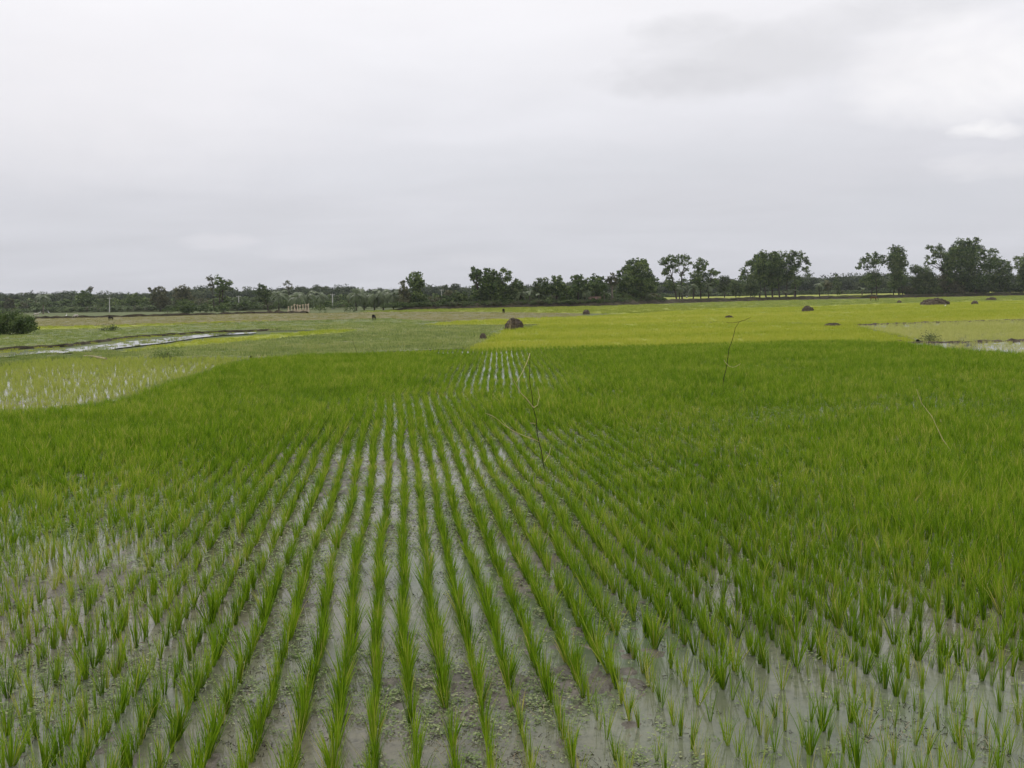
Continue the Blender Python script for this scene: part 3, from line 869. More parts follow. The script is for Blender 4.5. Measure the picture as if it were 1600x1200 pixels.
def tree(name, label, base, lobes_px, trunks, mat='leaf_dark', bark='bark', tr=0.16, leaf=0.42, dens=9, D=None, zb=0.0, cat='tree', group=None,
         deep=0.30, extra=True, t0=0.5, fill=0.55, limbs=True, trunk_name='trunk'):
    """lobes: (px, py, radius px) as they show, given real sizes and their own depths; trunks: list of (px at the foot, px, py where it forks)"""
    bx, by = base
    if D is None:
        p0 = G(bx, by); D = p0.y; zb = 0.0
    else:
        p0 = at_depth(bx, by, D); p0.z = zb
    root = empty(name, p0)
    tag(root, label, cat, group)
    xs = [l[0] - l[2] for l in lobes_px] + [l[0] + l[2] for l in lobes_px]
    W = (max(xs) - min(xs)) * D / FPX
    lobes = []
    for (x, y, r) in lobes_px:
        Rm = 1.22 * r * D / FPX
        dd = rnd.uniform(-1, 1) * W * deep
        c = at_depth(x, y, D + dd)
        lobes.append((c - p0, Rm))
        if extra and r >= 7:
            c2 = at_depth(x + rnd.uniform(-2, 2), y + rnd.uniform(0, 3), D - math.copysign(W * deep * 0.8, dd))
            lobes.append((c2 - p0, Rm * 0.85))
    V, F, T = leaves(lobes, leaf, dens, t0=t0, fill=fill)
    obj('crown', mesh('crown', V, F, M[mat], tint=T), root)
    for (fx, kx, ky) in trunks:
        foot = at_depth(fx, by, D); foot.z = zb; foot -= p0
        fork = at_depth(kx, ky, D) - p0
        b = MB()
        mid = foot.lerp(fork, 0.5) + Vector((rnd.uniform(-.2, .2), rnd.uniform(-.2, .2), 0))
        b.tube([foot - Vector((0, 0, 0.3)), foot + Vector((0, 0, 0.25)), mid, fork], [tr * 1.5, tr * 1.15, tr * 0.9, tr * 0.7], 7)
        if limbs:
            near = sorted(lobes, key=lambda q: (Vector((q[0].x, q[0].z)) - Vector((fork.x, fork.z))).length)
            for c, r in near[:9]:
                if c.z < fork.z * 0.8: continue
                m_ = fork.lerp(c, 0.5) + Vector((rnd.uniform(-.3, .3), rnd.uniform(-.3, .3), rnd.uniform(-.1, .3)))
                b.tube([fork, m_, c], [tr * 0.6, tr * 0.4, tr * 0.12], 5)
        obj(trunk_name, b.mesh('trunk', M[bark]), root)
    return root


def bank_tree(name, label, bx, lobes, trunks, **k):
    D = bank_D(bx) + k.pop('back', 3.5)
    return tree(name, label, (bx, 465), lobes, trunks, D=D, zb=0.55, **k)


EX = dict(leaf=0.48)
# --- the right end of the bank
bank_tree('broadleaf_tree', 'tall tree cut by the right edge of the photo with crown reaching beyond it', 1601,
          [(1588, 403, 4), (1595, 408, 6), (1601, 403, 5), (1592, 415, 6), (1600, 420, 8), (1609, 412, 8), (1598, 430, 8), (1612, 428, 9), (1597, 441, 8), (1608, 442, 9), (1618, 420, 8)],
          [(1601, 1602, 440)])
bank_tree('broadleaf_tree', 'biggest tree on the bank, wide domed dark crown with olive top', 1524,
          [(1500, 380, 6), (1513, 377, 5), (1525, 376, 5), (1505, 389, 10), (1520, 390, 9), (1530, 387, 6), (1490, 391, 7), (1535, 393, 5), (1485, 401, 8), (1500, 403, 13), (1520, 405, 13),
           (1538, 400, 6), (1545, 416, 11), (1500, 420, 15), (1522, 426, 15), (1484, 418, 10), (1535, 438, 12), (1502, 438, 13), (1482, 434, 9), (1518, 444, 10)],
          [(1524, 1522, 436), (1506, 1506, 440)], tr=0.3, **EX)
bank_tree('broadleaf_tree', 'dark rounded tree sloping down to the right beside the biggest tree', 1562,
          [(1547, 392, 4), (1555, 393, 4), (1551, 400, 6), (1555, 407, 7), (1565, 411, 6), (1575, 412, 4), (1578, 420, 5), (1566, 422, 9), (1574, 431, 7), (1557, 432, 10), (1550, 444, 8), (1570, 442, 7)],
          [(1562, 1562, 436)], tr=0.22)
bank_tree('broadleaf_tree', 'airy tree leaning out left of the biggest tree with gaps to the sky', 1478,
          [(1452, 387, 4), (1458, 391, 5), (1468, 387, 5), (1470, 396, 7), (1478, 401, 7), (1462, 400, 5), (1450, 403, 3.5), (1448, 411, 3.5), (1459, 409, 4), (1478, 412, 6), (1473, 422, 4)],
          [(1478, 1474, 424), (1480, 1484, 425)], tr=0.2, extra=False)
bank_tree('thicket_tree', 'low bushy tree with drooping foliage under the biggest tree', 1484,
          [(1475, 436, 9), (1484, 444, 9), (1492, 448, 9), (1472, 450, 7), (1500, 450, 8)], [(1484, 1484, 448)], mat='leaf_olive', tr=0.12)
bank_tree('thicket_tree', 'broad low green tree filling the gap left of the biggest tree', 1442,
          [(1430, 421, 7), (1440, 425, 9), (1450, 428, 9), (1434, 437, 9), (1446, 440, 10), (1456, 438, 8), (1440, 449, 9), (1454, 450, 8)], [(1442, 1442, 442), (1450, 1450, 442)], mat='leaf_mid', tr=0.14)
bank_tree('broadleaf_tree', 'narrow tall tree with light green middle standing between the airy tree and the low thicket', 1402,
          [(1395, 389, 5), (1404, 390, 6), (1410, 394, 5), (1398, 398, 8), (1410, 401, 5), (1392, 406, 6), (1414, 411, 5), (1400, 422, 11), (1392, 414, 5), (1406, 434, 10), (1397, 443, 8), (1411, 441, 6)],
          [(1396, 1398, 440), (1404, 1403, 440), (1410, 1408, 440)], tr=0.14)
bank_tree('creeper_covered_tree', 'light green small tree in front of the narrow tall tree', 1406,
          [(1403, 405, 8), (1410, 410, 6), (1400, 413, 8), (1408, 420, 6)], [(1406, 1405, 420)], mat='leaf_mid', back=2.0, t0=0.7, tr=0.1)
bank_tree('broadleaf_tree', 'open crowned tree with sky showing through just left of the narrow tall tree', 1366,
          [(1350, 406, 5), (1357, 400, 4), (1353, 408, 5), (1343, 412, 3), (1342, 418, 4), (1368, 398, 4), (1370, 405, 7), (1366, 412, 7), (1380, 401, 3), (1380, 409, 5), (1354, 418, 4),
           (1366, 430, 8), (1355, 432, 6), (1372, 438, 7), (1361, 443, 7), (1348, 438, 5)], [(1362, 1362, 432), (1370, 1368, 432)], tr=0.15, extra=False)
# --- centre right
bank_tree('broadleaf_tree', 'right one of the big dark pair, ragged crown with holes on its right side', 1232,
          [(1228, 399, 5), (1222, 414, 9), (1240, 397, 6), (1237, 405, 7), (1252, 397, 4), (1250, 405, 6), (1260, 405, 4), (1262, 412, 4), (1258, 420, 4), (1262, 427, 4), (1248, 415, 5),
           (1240, 418, 7), (1235, 430, 7), (1246, 440, 7), (1226, 431, 10), (1240, 449, 6)], [(1243, 1241, 430), (1228, 1230, 432)], tr=0.2, extra=True)
bank_tree('broadleaf_tree', 'middle tree of the big dark clump with a rounded green top', 1208,
          [(1205, 400, 5), (1210, 397, 4), (1214, 404, 9), (1208, 415, 13), (1203, 428, 11), (1214, 430, 11), (1206, 441, 8), (1216, 443, 6)], [(1207, 1208, 436), (1218, 1216, 438)], tr=0.22, **EX)
bank_tree('broadleaf_tree', 'left one of the big dark clump with a pointed top and stepped left side', 1190,
          [(1174, 408, 4), (1183, 401, 5), (1193, 396, 5), (1190, 404, 8), (1180, 413, 9), (1168, 413, 4), (1193, 415, 10), (1161, 426, 6), (1185, 426, 11), (1190, 438, 9), (1160, 434, 5)],
          [(1187, 1187, 438), (1197, 1194, 436)], tr=0.2, **EX)
bank_tree('round_tree', 'small rounded light green tree before the big dark clump', 1173,
          [(1172, 430, 6), (1175, 438, 8), (1170, 447, 9), (1178, 453, 8), (1166, 455, 6)], [(1173, 1173, 452)], mat='leaf_mid', back=1.5, tr=0.1)
bank_tree('round_tree', 'low bushy thin stemmed tree at the left foot of the big dark clump', 1150,
          [(1148, 443, 6), (1154, 447, 7), (1146, 452, 7), (1153, 455, 6), (1142, 448, 4)], [(1150, 1150, 452)], mat='leaf_mid', back=1.5, tr=0.1)
bank_tree('round_tree', 'dark round topped tree further back, right of the flat topped tree', 1134,
          [(1130, 436, 6), (1137, 437, 6), (1125, 443, 6), (1134, 446, 7), (1128, 452, 6)], [(1132, 1132, 450)], back=40, tr=0.15, mat='leaf_far')
bank_tree('flat_topped_tree', 'small tree with a flat dark layered top above banana leaves', 1110,
          [(1110, 426, 4), (1116, 425, 5), (1121, 427, 4), (1108, 437, 6), (1117, 441, 6), (1104, 444, 6)], [(1107, 1110, 436)], tr=0.14, extra=False)
bank_tree('broadleaf_tree', 'feathery tree with a grey green double top left of the flat topped one', 1092,
          [(1093, 409, 5), (1100, 413, 5), (1088, 416, 5), (1090, 425, 6), (1098, 419, 5), (1081, 430, 4), (1090, 432, 7), (1100, 430, 6), (1085, 441, 7), (1095, 445, 7), (1081, 450, 5)],
          [(1083, 1088, 440), (1095, 1094, 436)], tr=0.16)
bank_tree('bare_limbed_tree', 'thin leaved tree with branching limbs dark against the sky', 1066,
          [(1062, 403, 5), (1070, 403, 5), (1076, 405, 4), (1069, 411, 5), (1078, 412, 3.5), (1060, 412, 4), (1056, 423, 3.5), (1066, 428, 3.5), (1073, 421, 3), (1068, 440, 5), (1063, 446, 5)],
          [(1066, 1065, 430)], tr=0.2, extra=False, dens=7)
bank_tree('broadleaf_tree', 'leftmost of the tall open trees standing right of the field gap', 1053,
          [(1035, 410, 5), (1040, 407, 6), (1048, 404, 6), (1055, 406, 5), (1045, 416, 6), (1041, 425, 6), (1052, 415, 5), (1046, 436, 5), (1050, 446, 7), (1042, 444, 5), (1038, 427, 3)],
          [(1057, 1050, 432)], tr=0.18, extra=False)
# --- centre
bank_tree('broadleaf_tree', 'large spreading dark tree with a stepped triangular crown beside the field gap', 995,
          [(984, 412, 4), (993, 411, 6), (1006, 408, 4), (1007, 414, 6), (985, 420, 7), (976, 421, 5), (969, 427, 5), (998, 424, 11), (985, 434, 12), (1011, 421, 5), (1014, 431, 7), (1021, 440, 7),
           (1005, 443, 13), (986, 449, 12), (1019, 450, 8), (971, 440, 7), (972, 452, 8), (1002, 456, 8)], [(990, 990, 450), (1004, 1002, 450)], tr=0.28, **EX)
bank_tree('broadleaf_tree', 'slim tree with a bare brown trunk left of the large triangular tree', 957,
          [(955, 433, 6), (961, 439, 6), (951, 440, 5), (958, 446, 5)], [(957, 956, 446)], mat='leaf_olive', bark='bark_pale', tr=0.25)
bank_tree('broadleaf_tree', 'dark tree with twin knobbly tops behind the red roofed shed', 932,
          [(925, 434, 6), (933, 436, 5), (939, 436, 5), (930, 445, 9), (942, 446, 7), (922, 448, 7), (938, 455, 7)], [(930, 930, 450)], tr=0.18)
bank_tree('broadleaf_tree', 'dark green tree between the brown topped tree and the twin topped one', 903,
          [(897, 434, 5), (905, 436, 7), (912, 440, 6), (900, 446, 8), (910, 450, 8), (895, 452, 7)], [(903, 903, 450)], tr=0.18)
bank_tree('broadleaf_tree', 'brown topped dark tree in the middle of the grove', 870,
          [(868, 436, 5), (873, 438, 6), (864, 443, 6), (876, 446, 7), (868, 451, 9), (858, 452, 7), (880, 456, 6)], [(869, 869, 452)], mat='leaf_dark', tr=0.2, t0=0.45)
bank_tree('round_tree', 'pale olive conical shrub tree in front of the brown topped tree', 885,
          [(884, 448, 4), (882, 454, 6), (888, 458, 7), (878, 462, 6), (890, 465, 6)], [(885, 885, 462)], mat='leaf_light', back=1.5, tr=0.1)
bank_tree('broadleaf_tree', 'green lumpy tree in the dip of the grove right of the wide three trunked group', 845,
          [(843, 440, 5), (852, 440, 5), (838, 446, 6), (848, 449, 8), (856, 453, 6), (836, 455, 7), (846, 460, 7)], [(846, 846, 455)], mat='leaf_mid', tr=0.16)
bank_tree('broadleaf_tree', 'round green tree touching the right side of the wide tall group', 808,
          [(805, 442, 5), (812, 443, 5), (808, 450, 9), (816, 452, 6), (800, 452, 7), (808, 460, 8)], [(808, 808, 455)], mat='leaf_mid', tr=0.18)
bank_tree('broadleaf_tree', 'right tree of the wide tall group with knobbly branch ends against the sky', 786,
          [(785, 424, 4.5), (781, 434, 6), (795, 428, 4.5), (798, 436, 4.5), (790, 435, 5), (783, 446, 7), (776, 443, 7), (788, 452, 7), (778, 458, 8), (790, 464, 7)], [(784, 784, 450)], tr=0.2)
bank_tree('broadleaf_tree', 'middle tree of the wide tall group with dense dark body', 766,
          [(761, 425, 5), (762, 432, 8), (771, 427, 5), (772, 437, 9), (757, 444, 9), (768, 449, 11), (762, 461, 10), (775, 468, 8)], [(765, 765, 456)], tr=0.22, **EX)
bank_tree('broadleaf_tree', 'left tree of the wide tall group with a separate bulging top', 747,
          [(739, 422, 4), (744, 429, 7), (737, 433, 5), (748, 426, 5), (750, 436, 6), (744, 444, 6), (748, 456, 8), (742, 462, 6), (750, 470, 7)], [(748, 747, 455)], tr=0.2)
bank_tree('solitary_tree', 'mushroom shaped tree with a round head above a narrower leafy waist', 652,
          [(645, 431, 6), (654, 432, 6), (641, 437, 5), (650, 440, 9), (659, 442, 6), (645, 446, 6), (656, 447, 5), (650, 454, 6), (648, 462, 9), (657, 465, 9), (650, 473, 9), (662, 473, 6)],
          [(652, 652, 462)], tr=0.24)
bank_tree('slim_tree', 'slim irregular tree just left of the mushroom shaped tree', 630,
          [(629, 443, 4), (631, 450, 5), (626, 455, 4), (634, 459, 6), (628, 466, 6), (636, 470, 6)], [(631, 631, 466)], mat='leaf_olive', tr=0.12)
bank_tree('round_shrub', 'small solid dark shrub standing alone in front of paler scrub', 692,
          [(692, 469, 4), (689, 472, 3), (695, 472, 3), (692, 475, 4)], [(692, 692, 474)], mat='leaf_dark', cat='shrub', back=1, tr=0.06, leaf=0.28, dens=12)
bank_tree('feathery_tree', 'pale grey green feathery tree behind the small solid dark shrub', 703,
          [(701, 458, 4), (707, 460, 5), (696, 463, 5), (703, 467, 6), (712, 468, 6)], [(703, 703, 468)], mat='leaf_olive', back=12, tr=0.1, t0=0.7)
bank_tree('round_tree', 'light green bushy tree between the dark shrub and the wide tall group', 720,
          [(716, 463, 6), (724, 462, 6), (720, 469, 7), (730, 470, 6), (712, 473, 6)], [(720, 720, 470)], mat='leaf_light', back=5, tr=0.1)
tree('dome_tree', 'rounded tree rising over the far wood left of the wide tall group', (712, 474), [(710, 447, 4), (715, 448, 4), (712, 452, 6), (718, 455, 5), (706, 455, 5), (712, 462, 8)],
     [(712, 712, 462)], mat='leaf_far', D=330, zb=0.0)
tree('dome_tree', 'small pointed tree rising over the far wood just right of the mushroom shaped tree', (697, 474), [(697, 447, 2.5), (696, 452, 4), (699, 457, 5), (697, 465, 7)],
     [(697, 697, 460)], mat='leaf_far', D=335, zb=0.0)
# --- left half
tree('tall_tree', 'tall tree with an open spreading top breaking the skyline at the left', (342, 486),
     [(341, 434, 3.5), (345, 438, 5), (338, 441, 4), (349, 443, 5), (357, 441, 3.5), (361, 443, 2.5), (354, 449, 5), (345, 449, 5), (360, 451, 3), (340, 453, 3), (343, 459, 6), (349, 467, 6), (341, 472, 5), (350, 477, 5)],
     [(343, 344, 452), (346, 348, 455)], mat='leaf_dark', D=228, zb=0, tr=0.14, extra=False, t0=0.6)
tree('sparse_tree', 'thin sparse tree with bare forked limbs beside the tall open topped one', (333, 486),
     [(328, 434, 3), (331, 437, 2.5), (325, 435, 2), (327, 444, 2.5), (333, 443, 2.5), (331, 449, 3)], [(335, 331, 447)], mat='leaf_olive', D=232, zb=0, tr=0.1, extra=False, dens=5)
tree('feathery_tree', 'olive brown feathery tree with a thin spike at its left top', (250, 484),
     [(234, 450, 2), (236, 455, 3), (245, 453, 4), (252, 453, 5), (258, 458, 4), (243, 461, 6), (252, 463, 7), (240, 468, 6), (258, 470, 6), (250, 475, 7)], [(250, 250, 468)], mat='leaf_olive', D=250, zb=0, tr=0.12)
tree('feathery_tree', 'broad olive green feathery tree left of the tall open topped one', (288, 484),
     [(274, 452, 3), (284, 450, 4), (291, 450, 5), (282, 456, 6), (293, 458, 6), (276, 462, 6), (286, 465, 8), (298, 466, 6), (276, 473, 6)], [(287, 287, 466)], mat='leaf_olive', D=250, zb=0, tr=0.14)
tree('big_bush', 'large rounded green bush below the broad olive tree', (288, 489),
     [(281, 474, 6), (290, 473, 6), (298, 476, 6), (276, 480, 6), (287, 482, 8), (303, 482, 6), (295, 484, 7)], [(288, 288, 484)], mat='leaf_light', cat='bush', tr=0.08, t0=0.42, leaf=0.3)
tree('small_bush', 'low scruffy bush right of the large rounded one', (323, 488),
     [(317, 479, 5), (325, 478, 5), (320, 484, 5), (330, 483, 5), (312, 484, 4)], [(322, 322, 485)], mat='leaf_light', cat='bush', tr=0.05, t0=0.4, leaf=0.28)
tree('small_bush', 'dark bush at the foot of the tall open topped tree', (350, 488),
     [(346, 479, 5), (353, 481, 5), (341, 483, 5), (350, 485, 4)], [(349, 349, 485)], mat='leaf_dark', cat='bush', tr=0.05, leaf=0.28)
tree('small_bush', 'flat dark bush left of the large rounded one', (262, 489),
     [(258, 485, 3), (265, 484, 4), (270, 486, 3)], [(262, 262, 486)], mat='leaf_dark', cat='bush', tr=0.04, leaf=0.25)
tree('dense_tree', 'dense dark round tree with a brown tuft behind it near the left end', (132, 486),
     [(129, 458, 4), (136, 459, 5), (125, 464, 6), (134, 467, 9), (142, 466, 5), (125, 474, 7), (138, 476, 8)], [(132, 132, 470)], D=300, zb=0, tr=0.2)
tree('tufted_tree', 'thin trunked tree with a small brownish tuft above the far wood', (142, 486),
     [(141, 450, 2.5), (142, 454, 2.5), (140, 453, 2)], [(142, 142, 454)], D=310, zb=0, mat='leaf_olive', tr=0.15, limbs=False, extra=False)
tree('reddish_tree', 'reddish brown leaved tree in front of the far wood at the left end', (15, 487),
     [(12, 469, 4), (18, 471, 4), (14, 476, 5), (20, 479, 4), (9, 478, 4)], [(15, 15, 474)], D=290, zb=0, mat='leaf_olive', tr=0.12, t0=0.35)
tree('feathery_tree', 'grey green tree with a visible slanting trunk left of the jute stacks', (419, 486),
     [(408, 449, 5), (414, 452, 5), (404, 456, 5), (412, 461, 7), (420, 458, 4), (404, 467, 5), (415, 470, 5)], [(419, 413, 464)], D=215, zb=0, mat='leaf_mid', tr=0.12)
tree('tufted_tree', 'lacy bare looking tree top sticking up over the palms above the jute stacks', (452, 480),
     [(450, 440, 3), (446, 445, 2.5), (453, 444, 2.5), (449, 449, 3), (455, 449, 2.5)], [(451, 451, 452)], D=300, zb=0, mat='leaf_olive', tr=0.12, extra=False, dens=5)
tree('broadleaf_tree', 'dark low tree between the feathery left trees and the first pale post', (206, 486),
     [(200, 464, 5), (210, 463, 5), (204, 470, 7), (214, 471, 6), (222, 468, 5), (212, 478, 7)], [(207, 207, 474)], D=300, zb=0, tr=0.18)

# bushes that stand alone in the fields
tree('big_bush', 'large dense round bush at the left edge of the field', (12, 522),
     [(-28, 500, 12), (-10, 497, 10), (6, 496, 8), (20, 496, 8), (34, 499, 8), (44, 504, 8), (49, 511, 6), (-20, 510, 14), (0, 508, 13), (18, 509, 12), (34, 512, 9), (-35, 512, 10), (10, 500, 9), (28, 505, 10), (42, 508, 7), (-5, 503, 12)],
     [(0, 0, 512), (20, 20, 512), (36, 34, 513)], mat='leaf_light', cat='bush', tr=0.03, leaf=0.15, dens=50, t0=0.38, deep=0.2, fill=0.7)
tree('small_bush', 'small dark bush on the grassy bund in the left field', (177, 517), [(174, 512, 3), (179, 511, 4), (172, 514, 3)], [(177, 177, 514)], mat='leaf_mid', cat='bush', tr=0.02, leaf=0.10, dens=12)
tree('small_bush', 'low dark bush just left of the one on the grassy bund', (163, 517), [(160, 514, 2.5), (165, 514, 3)], [(163, 163, 515)], mat='leaf_mid', cat='bush', tr=0.02, leaf=0.10, dens=10)
tree('small_bush', 'dark low bush in the weeds above the pale flooded plot', (265, 560), [(245, 556, 4), (256, 556, 4), (268, 556, 5), (279, 557, 4)], [(262, 262, 558)], mat='weed_green', cat='bush', tr=0.01, leaf=0.06, dens=26, t0=0.15)
tree('small_bush', 'grassy tuft on the earth bund where the flooded right field begins', (1452, 533), [(1447, 529, 4), (1453, 527, 4), (1458, 530, 3)], [(1452, 1452, 530)], mat='leaf_mid', cat='bush', tr=0.01, leaf=0.06, dens=22)
tree('small_bush', 'rounded grey green bush right of the jute stacks', (500, 488), [(492, 483, 4), (500, 482, 5), (508, 484, 4)], [(500, 500, 485)], mat='leaf_light', cat='bush', tr=0.03, leaf=0.22)
tree('small_bush', 'dark upright bush under the third pale post', (520, 483), [(518, 476, 3.5), (523, 477, 3.5), (520, 480, 4)], [(520, 520, 480)], mat='leaf_dark', cat='bush', tr=0.03, leaf=0.22)
tree('small_bush', 'low flat topped dark green bush in the far grass below the palms', (547, 487), [(541, 483, 3.5), (549, 482, 4), (555, 485, 3)], [(547, 547, 485)], mat='leaf_mid', cat='bush', tr=0.03, leaf=0.22)


# ------------------------------------------------------------------ palms and bananas
def palm(label, px, ptop, pbase, D, span, n=16, mat='frond', trunk=0.14, group=None, zb=0.0, name='palm_tree', wide=0.10):
    """trunk and a head of drooping fronds; span is the frond length in metres"""
    p0 = at_depth(px, pbase, D); p0.z = zb
    top = at_depth(px + rnd.uniform(-1, 1), ptop, D) - p0
    root = empty(name, p0); tag(root, label, 'palm tree', group)
    b = MB(); b.tube([Vector((0, 0, -0.2)), top * 0.4 + Vector((rnd.uniform(-.15, .15), 0, 0)), top], [trunk * 1.2, trunk, trunk * 0.8], 7)
    obj('trunk', b.mesh('trunk', M['bark']), root)
    for i in range(n):
        b = MB()
        az = 2 * math.pi * i / n * 2.4 + rnd.uniform(-.3, .3)
        el = R(rnd.uniform(-5, 78)) if i % 3 else R(rnd.uniform(-45, 10))
        d = Vector((math.cos(az), math.sin(az), 0)); s = Vector((-math.sin(az), math.cos(az), 0))
        p = top.copy(); seg = 7; L_ = 1.3 * span * rnd.uniform(0.8, 1.1)
        pts = []
        for k in range(seg + 1):
            pts.append(p.copy()); el -= R(11 + 4 * k) * 0.8
            p = p + (d * math.cos(el) + Vector((0, 0, 1)) * math.sin(el)) * L_ / seg
        for k in range(seg):
            a, c = pts[k], pts[k + 1]; w = span * wide * 2.4 * math.sin(math.pi * (0.12 + 0.80 * k / seg))
            for sg in (-1, 1):
                for h in range(2):
                    q0 = a.lerp(c, h * 0.5); q1 = a.lerp(c, h * 0.5 + 0.36)
                    tip = q1 + s * sg * w + (c - a) * 0.5 - Vector((0, 0, w * 0.55))
                    b.add([q0, q1, tip, tip - (c - a) * 0.22], [(0, 1, 2, 3)], 0.5 + rnd.gauss(0, 0.12))
        obj('frond', b.mesh('frond', M[mat]), root)
    return root


def banana(label, px, ptop, pbase, D, n=8, zb=0.0, group=None, t0=0.62):
    p0 = at_depth(px, pbase, D); p0.z = zb
    top = at_depth(px, ptop, D) - p0; H = top.z
    root = empty('banana_plant', p0); tag(root, label, 'banana plant', group)
    b = MB(); b.tube([Vector((0, 0, -0.1)), Vector((0, 0, H * 0.3)), Vector((0, 0, H * 0.62))], [0.17, 0.14, 0.08], 7)
    obj('stem', b.mesh('stem', M['bark_pale']), root)
    for i in range(n):
        b = MB(); az = 2 * math.pi * (i * 0.382) + rnd.uniform(-.2, .2); el = R(rnd.uniform(48, 85))
        d = Vector((math.cos(az), math.sin(az), 0)); s = Vector((-math.sin(az), math.cos(az), 0))
        p = Vector((0, 0, H * 0.58)); L_ = H * rnd.uniform(0.5, 0.68); seg = 7; v = []; t = []
        for k in range(seg + 1):
            w = 0.30 * math.sin(math.pi * min(1, 0.06 + 0.94 * max(0, k - 1) / (seg - 1))) + 0.03
            up = Vector((0, 0, 1)) * 0.12
            v += [p - s * w - up * w, p, p + s * w - up * w]; t += [t0 + rnd.gauss(0, .06)] * 3
            el -= R(17); p = p + (d * math.cos(el) + Vector((0, 0, 1)) * math.sin(el)) * L_ / seg
        f = []
        for k in range(seg):
            f += [(3 * k, 3 * k + 1, 3 * k + 4, 3 * k + 3), (3 * k + 1, 3 * k + 2, 3 * k + 5, 3 * k + 4)]
        b.add(v, f, t); obj('leaf', b.mesh('leaf', M['frond']), root)
    return root


palm('small palm with upright fronds in front of the far wood near the left end', 67, 464, 487, 260, 2.4)
palm('dark trunked palm immediately left of the jute stacks', 436, 462, 486, 200, 2.3, n=18)
palm('bushy palm right behind the jute stacks', 463, 464, 485, 205, 2.5, n=18)
palm('palm standing behind the right end of the jute stacks', 480, 463, 484, 210, 2.4, n=18)
palm('round headed palm with dead brown fronds between the jute stacks and the third pale post', 501, 462, 479, 225, 2.4, n=18)
palm('palm with a dark trunk right of the third pale post', 557, 460, 482, 200, 2.5, n=18)
palm('palm with tall spiky leaves against the sky left of the slim tree', 569, 460, 482, 205, 2.7, n=16)
palm('green palm in the row right of the spiky one', 585, 462, 482, 200, 2.5, n=18)
palm('palm with stiff pointed leaves topping the row', 599, 459, 483, 200, 2.7, n=16)
palm('last palm of the row before the slim tree', 615, 461, 483, 198, 2.4, n=18)
palm('small palm with arching pale fronds in the dark left part of the grove', 813, 461, 478, bank_D(813) + 2, 1.9, n=14, zb=0.5)
palm('palm with wide pale fronds left of the red roofed shed', 914, 455, 477, bank_D(914) + 2, 2.0, n=14, zb=0.5)
palm('palm with drooping fronds under the large triangular tree', 1006, 457, 475, bank_D(1006) + 2, 1.8, n=14, zb=0.5)
palm('palm under the thin leaved tree with limbs', 1062, 450, 470, bank_D(1062) + 2, 1.9, n=14, zb=0.5)
palm('palm with long pale leaves below the flat topped tree', 1107, 446, 468, bank_D(1107) + 2, 2.4, n=15, zb=0.5)
palm('bushy palm below the feathery double topped tree', 1083, 449, 468, bank_D(1083) + 2, 2.2, n=15, zb=0.5)
palm('small palm standing alone in the open gap of the bank', 1281, 445, 466, bank_D(1281) + 2, 2.0, n=16, zb=0.5)
banana('banana plant with light leaves held up in the left part of the grove', 828, 447, 478, bank_D(828) + 2.5, zb=0.5)
banana('light green banana plant between the pale one and the brown topped tree', 842, 452, 478, bank_D(842) + 2, zb=0.5)
banana('banana plant right of the red roofed shed', 944, 449, 477, bank_D(944) + 2, zb=0.5)
banana('banana plant at the foot of the right dark tree, left one of two', 1229, 449, 466, bank_D(1229) + 1.5, zb=0.5)
banana('banana plant at the foot of the right dark tree, right one of two', 1241, 449, 466, bank_D(1241) + 1.5, zb=0.5)
banana('banana plant near the left side of the open crowned tree', 1347, 444, 464, bank_D(1347) + 1.5, zb=0.5)

# two little trees in the gap of the bank
bank_tree('small_tree', 'little yellowish tree right of the lone palm in the gap', 1294, [(1291, 443, 4), (1296, 445, 4), (1293, 450, 4)], [(1294, 1294, 452)], mat='leaf_olive', tr=0.06)
bank_tree('small_tree', 'slender drooping tree with a spike top in the gap of the bank', 1308,
          [(1307, 430, 1.8), (1308, 436, 3), (1305, 442, 4), (1311, 443, 4), (1308, 450, 5), (1310, 456, 4)], [(1309, 1308, 446)], mat='leaf_mid', back=25, tr=0.08)

# ------------------------------------------------------------------ far wood and undergrowth
def canopy_proto(name, mat, seed, w=0.5, n=12, dens=14, leaf=0.075, trunk=True):
    """a tree of height 1"""
    st = rnd.getstate(); rnd.seed(seed)
    lobes = [(Vector((rnd.uniform(-w, w) * 0.6, rnd.uniform(-w, w) * 0.6, rnd.uniform(0.35, 0.86))), rnd.uniform(0.13, 0.26)) for _ in range(n)]
    V, F, T = [], [], []
    for c, r in lobes:
        for _ in range(9):
            d = Vector((rnd.gauss(0, 1), rnd.gauss(0, 1), rnd.gauss(0, 1))).normalized()
            q = c + d * r * rnd.uniform(0.4, 1.0); tt = 0.5 + rnd.gauss(0, 0.2)
            for _ in range(dens):
                p = q + Vector((rnd.gauss(0, 1), rnd.gauss(0, 1), rnd.gauss(0, 1))) * r * 0.2
                nrm = Vector((rnd.gauss(0, 1), rnd.gauss(0, 1), rnd.gauss(0, 1) + 0.5)).normalized()
                a = nrm.cross(Vector((rnd.gauss(0, 1), rnd.gauss(0, 1), rnd.gauss(0, 1)))).normalized(); b = nrm.cross(a); s = leaf * rnd.uniform(0.6, 1.3)
                V += [p - a * s * .5, p + b * s * .3, p + a * s * .5, p - b * s * .34]; T += [tt] * 4
    b = MB(); b.v, b.t = [tuple(x) for x in V], T
    b.f = [(4 * i, 4 * i + 1, 4 * i + 2, 4 * i + 3) for i in range(len(V) // 4)]
    nl = len(b.f)
    if trunk: b.tube([(0, 0, -0.03), (0.02, 0, 0.4), (0, 0, 0.7)], [0.03, 0.022, 0.012], 5)
    rnd.setstate(st)
    me = mesh(name, b.v, b.f, tint=b.t, mats=[M[mat], M['bark']], midx=[0] * nl + [1] * (len(b.f) - nl))
    return me


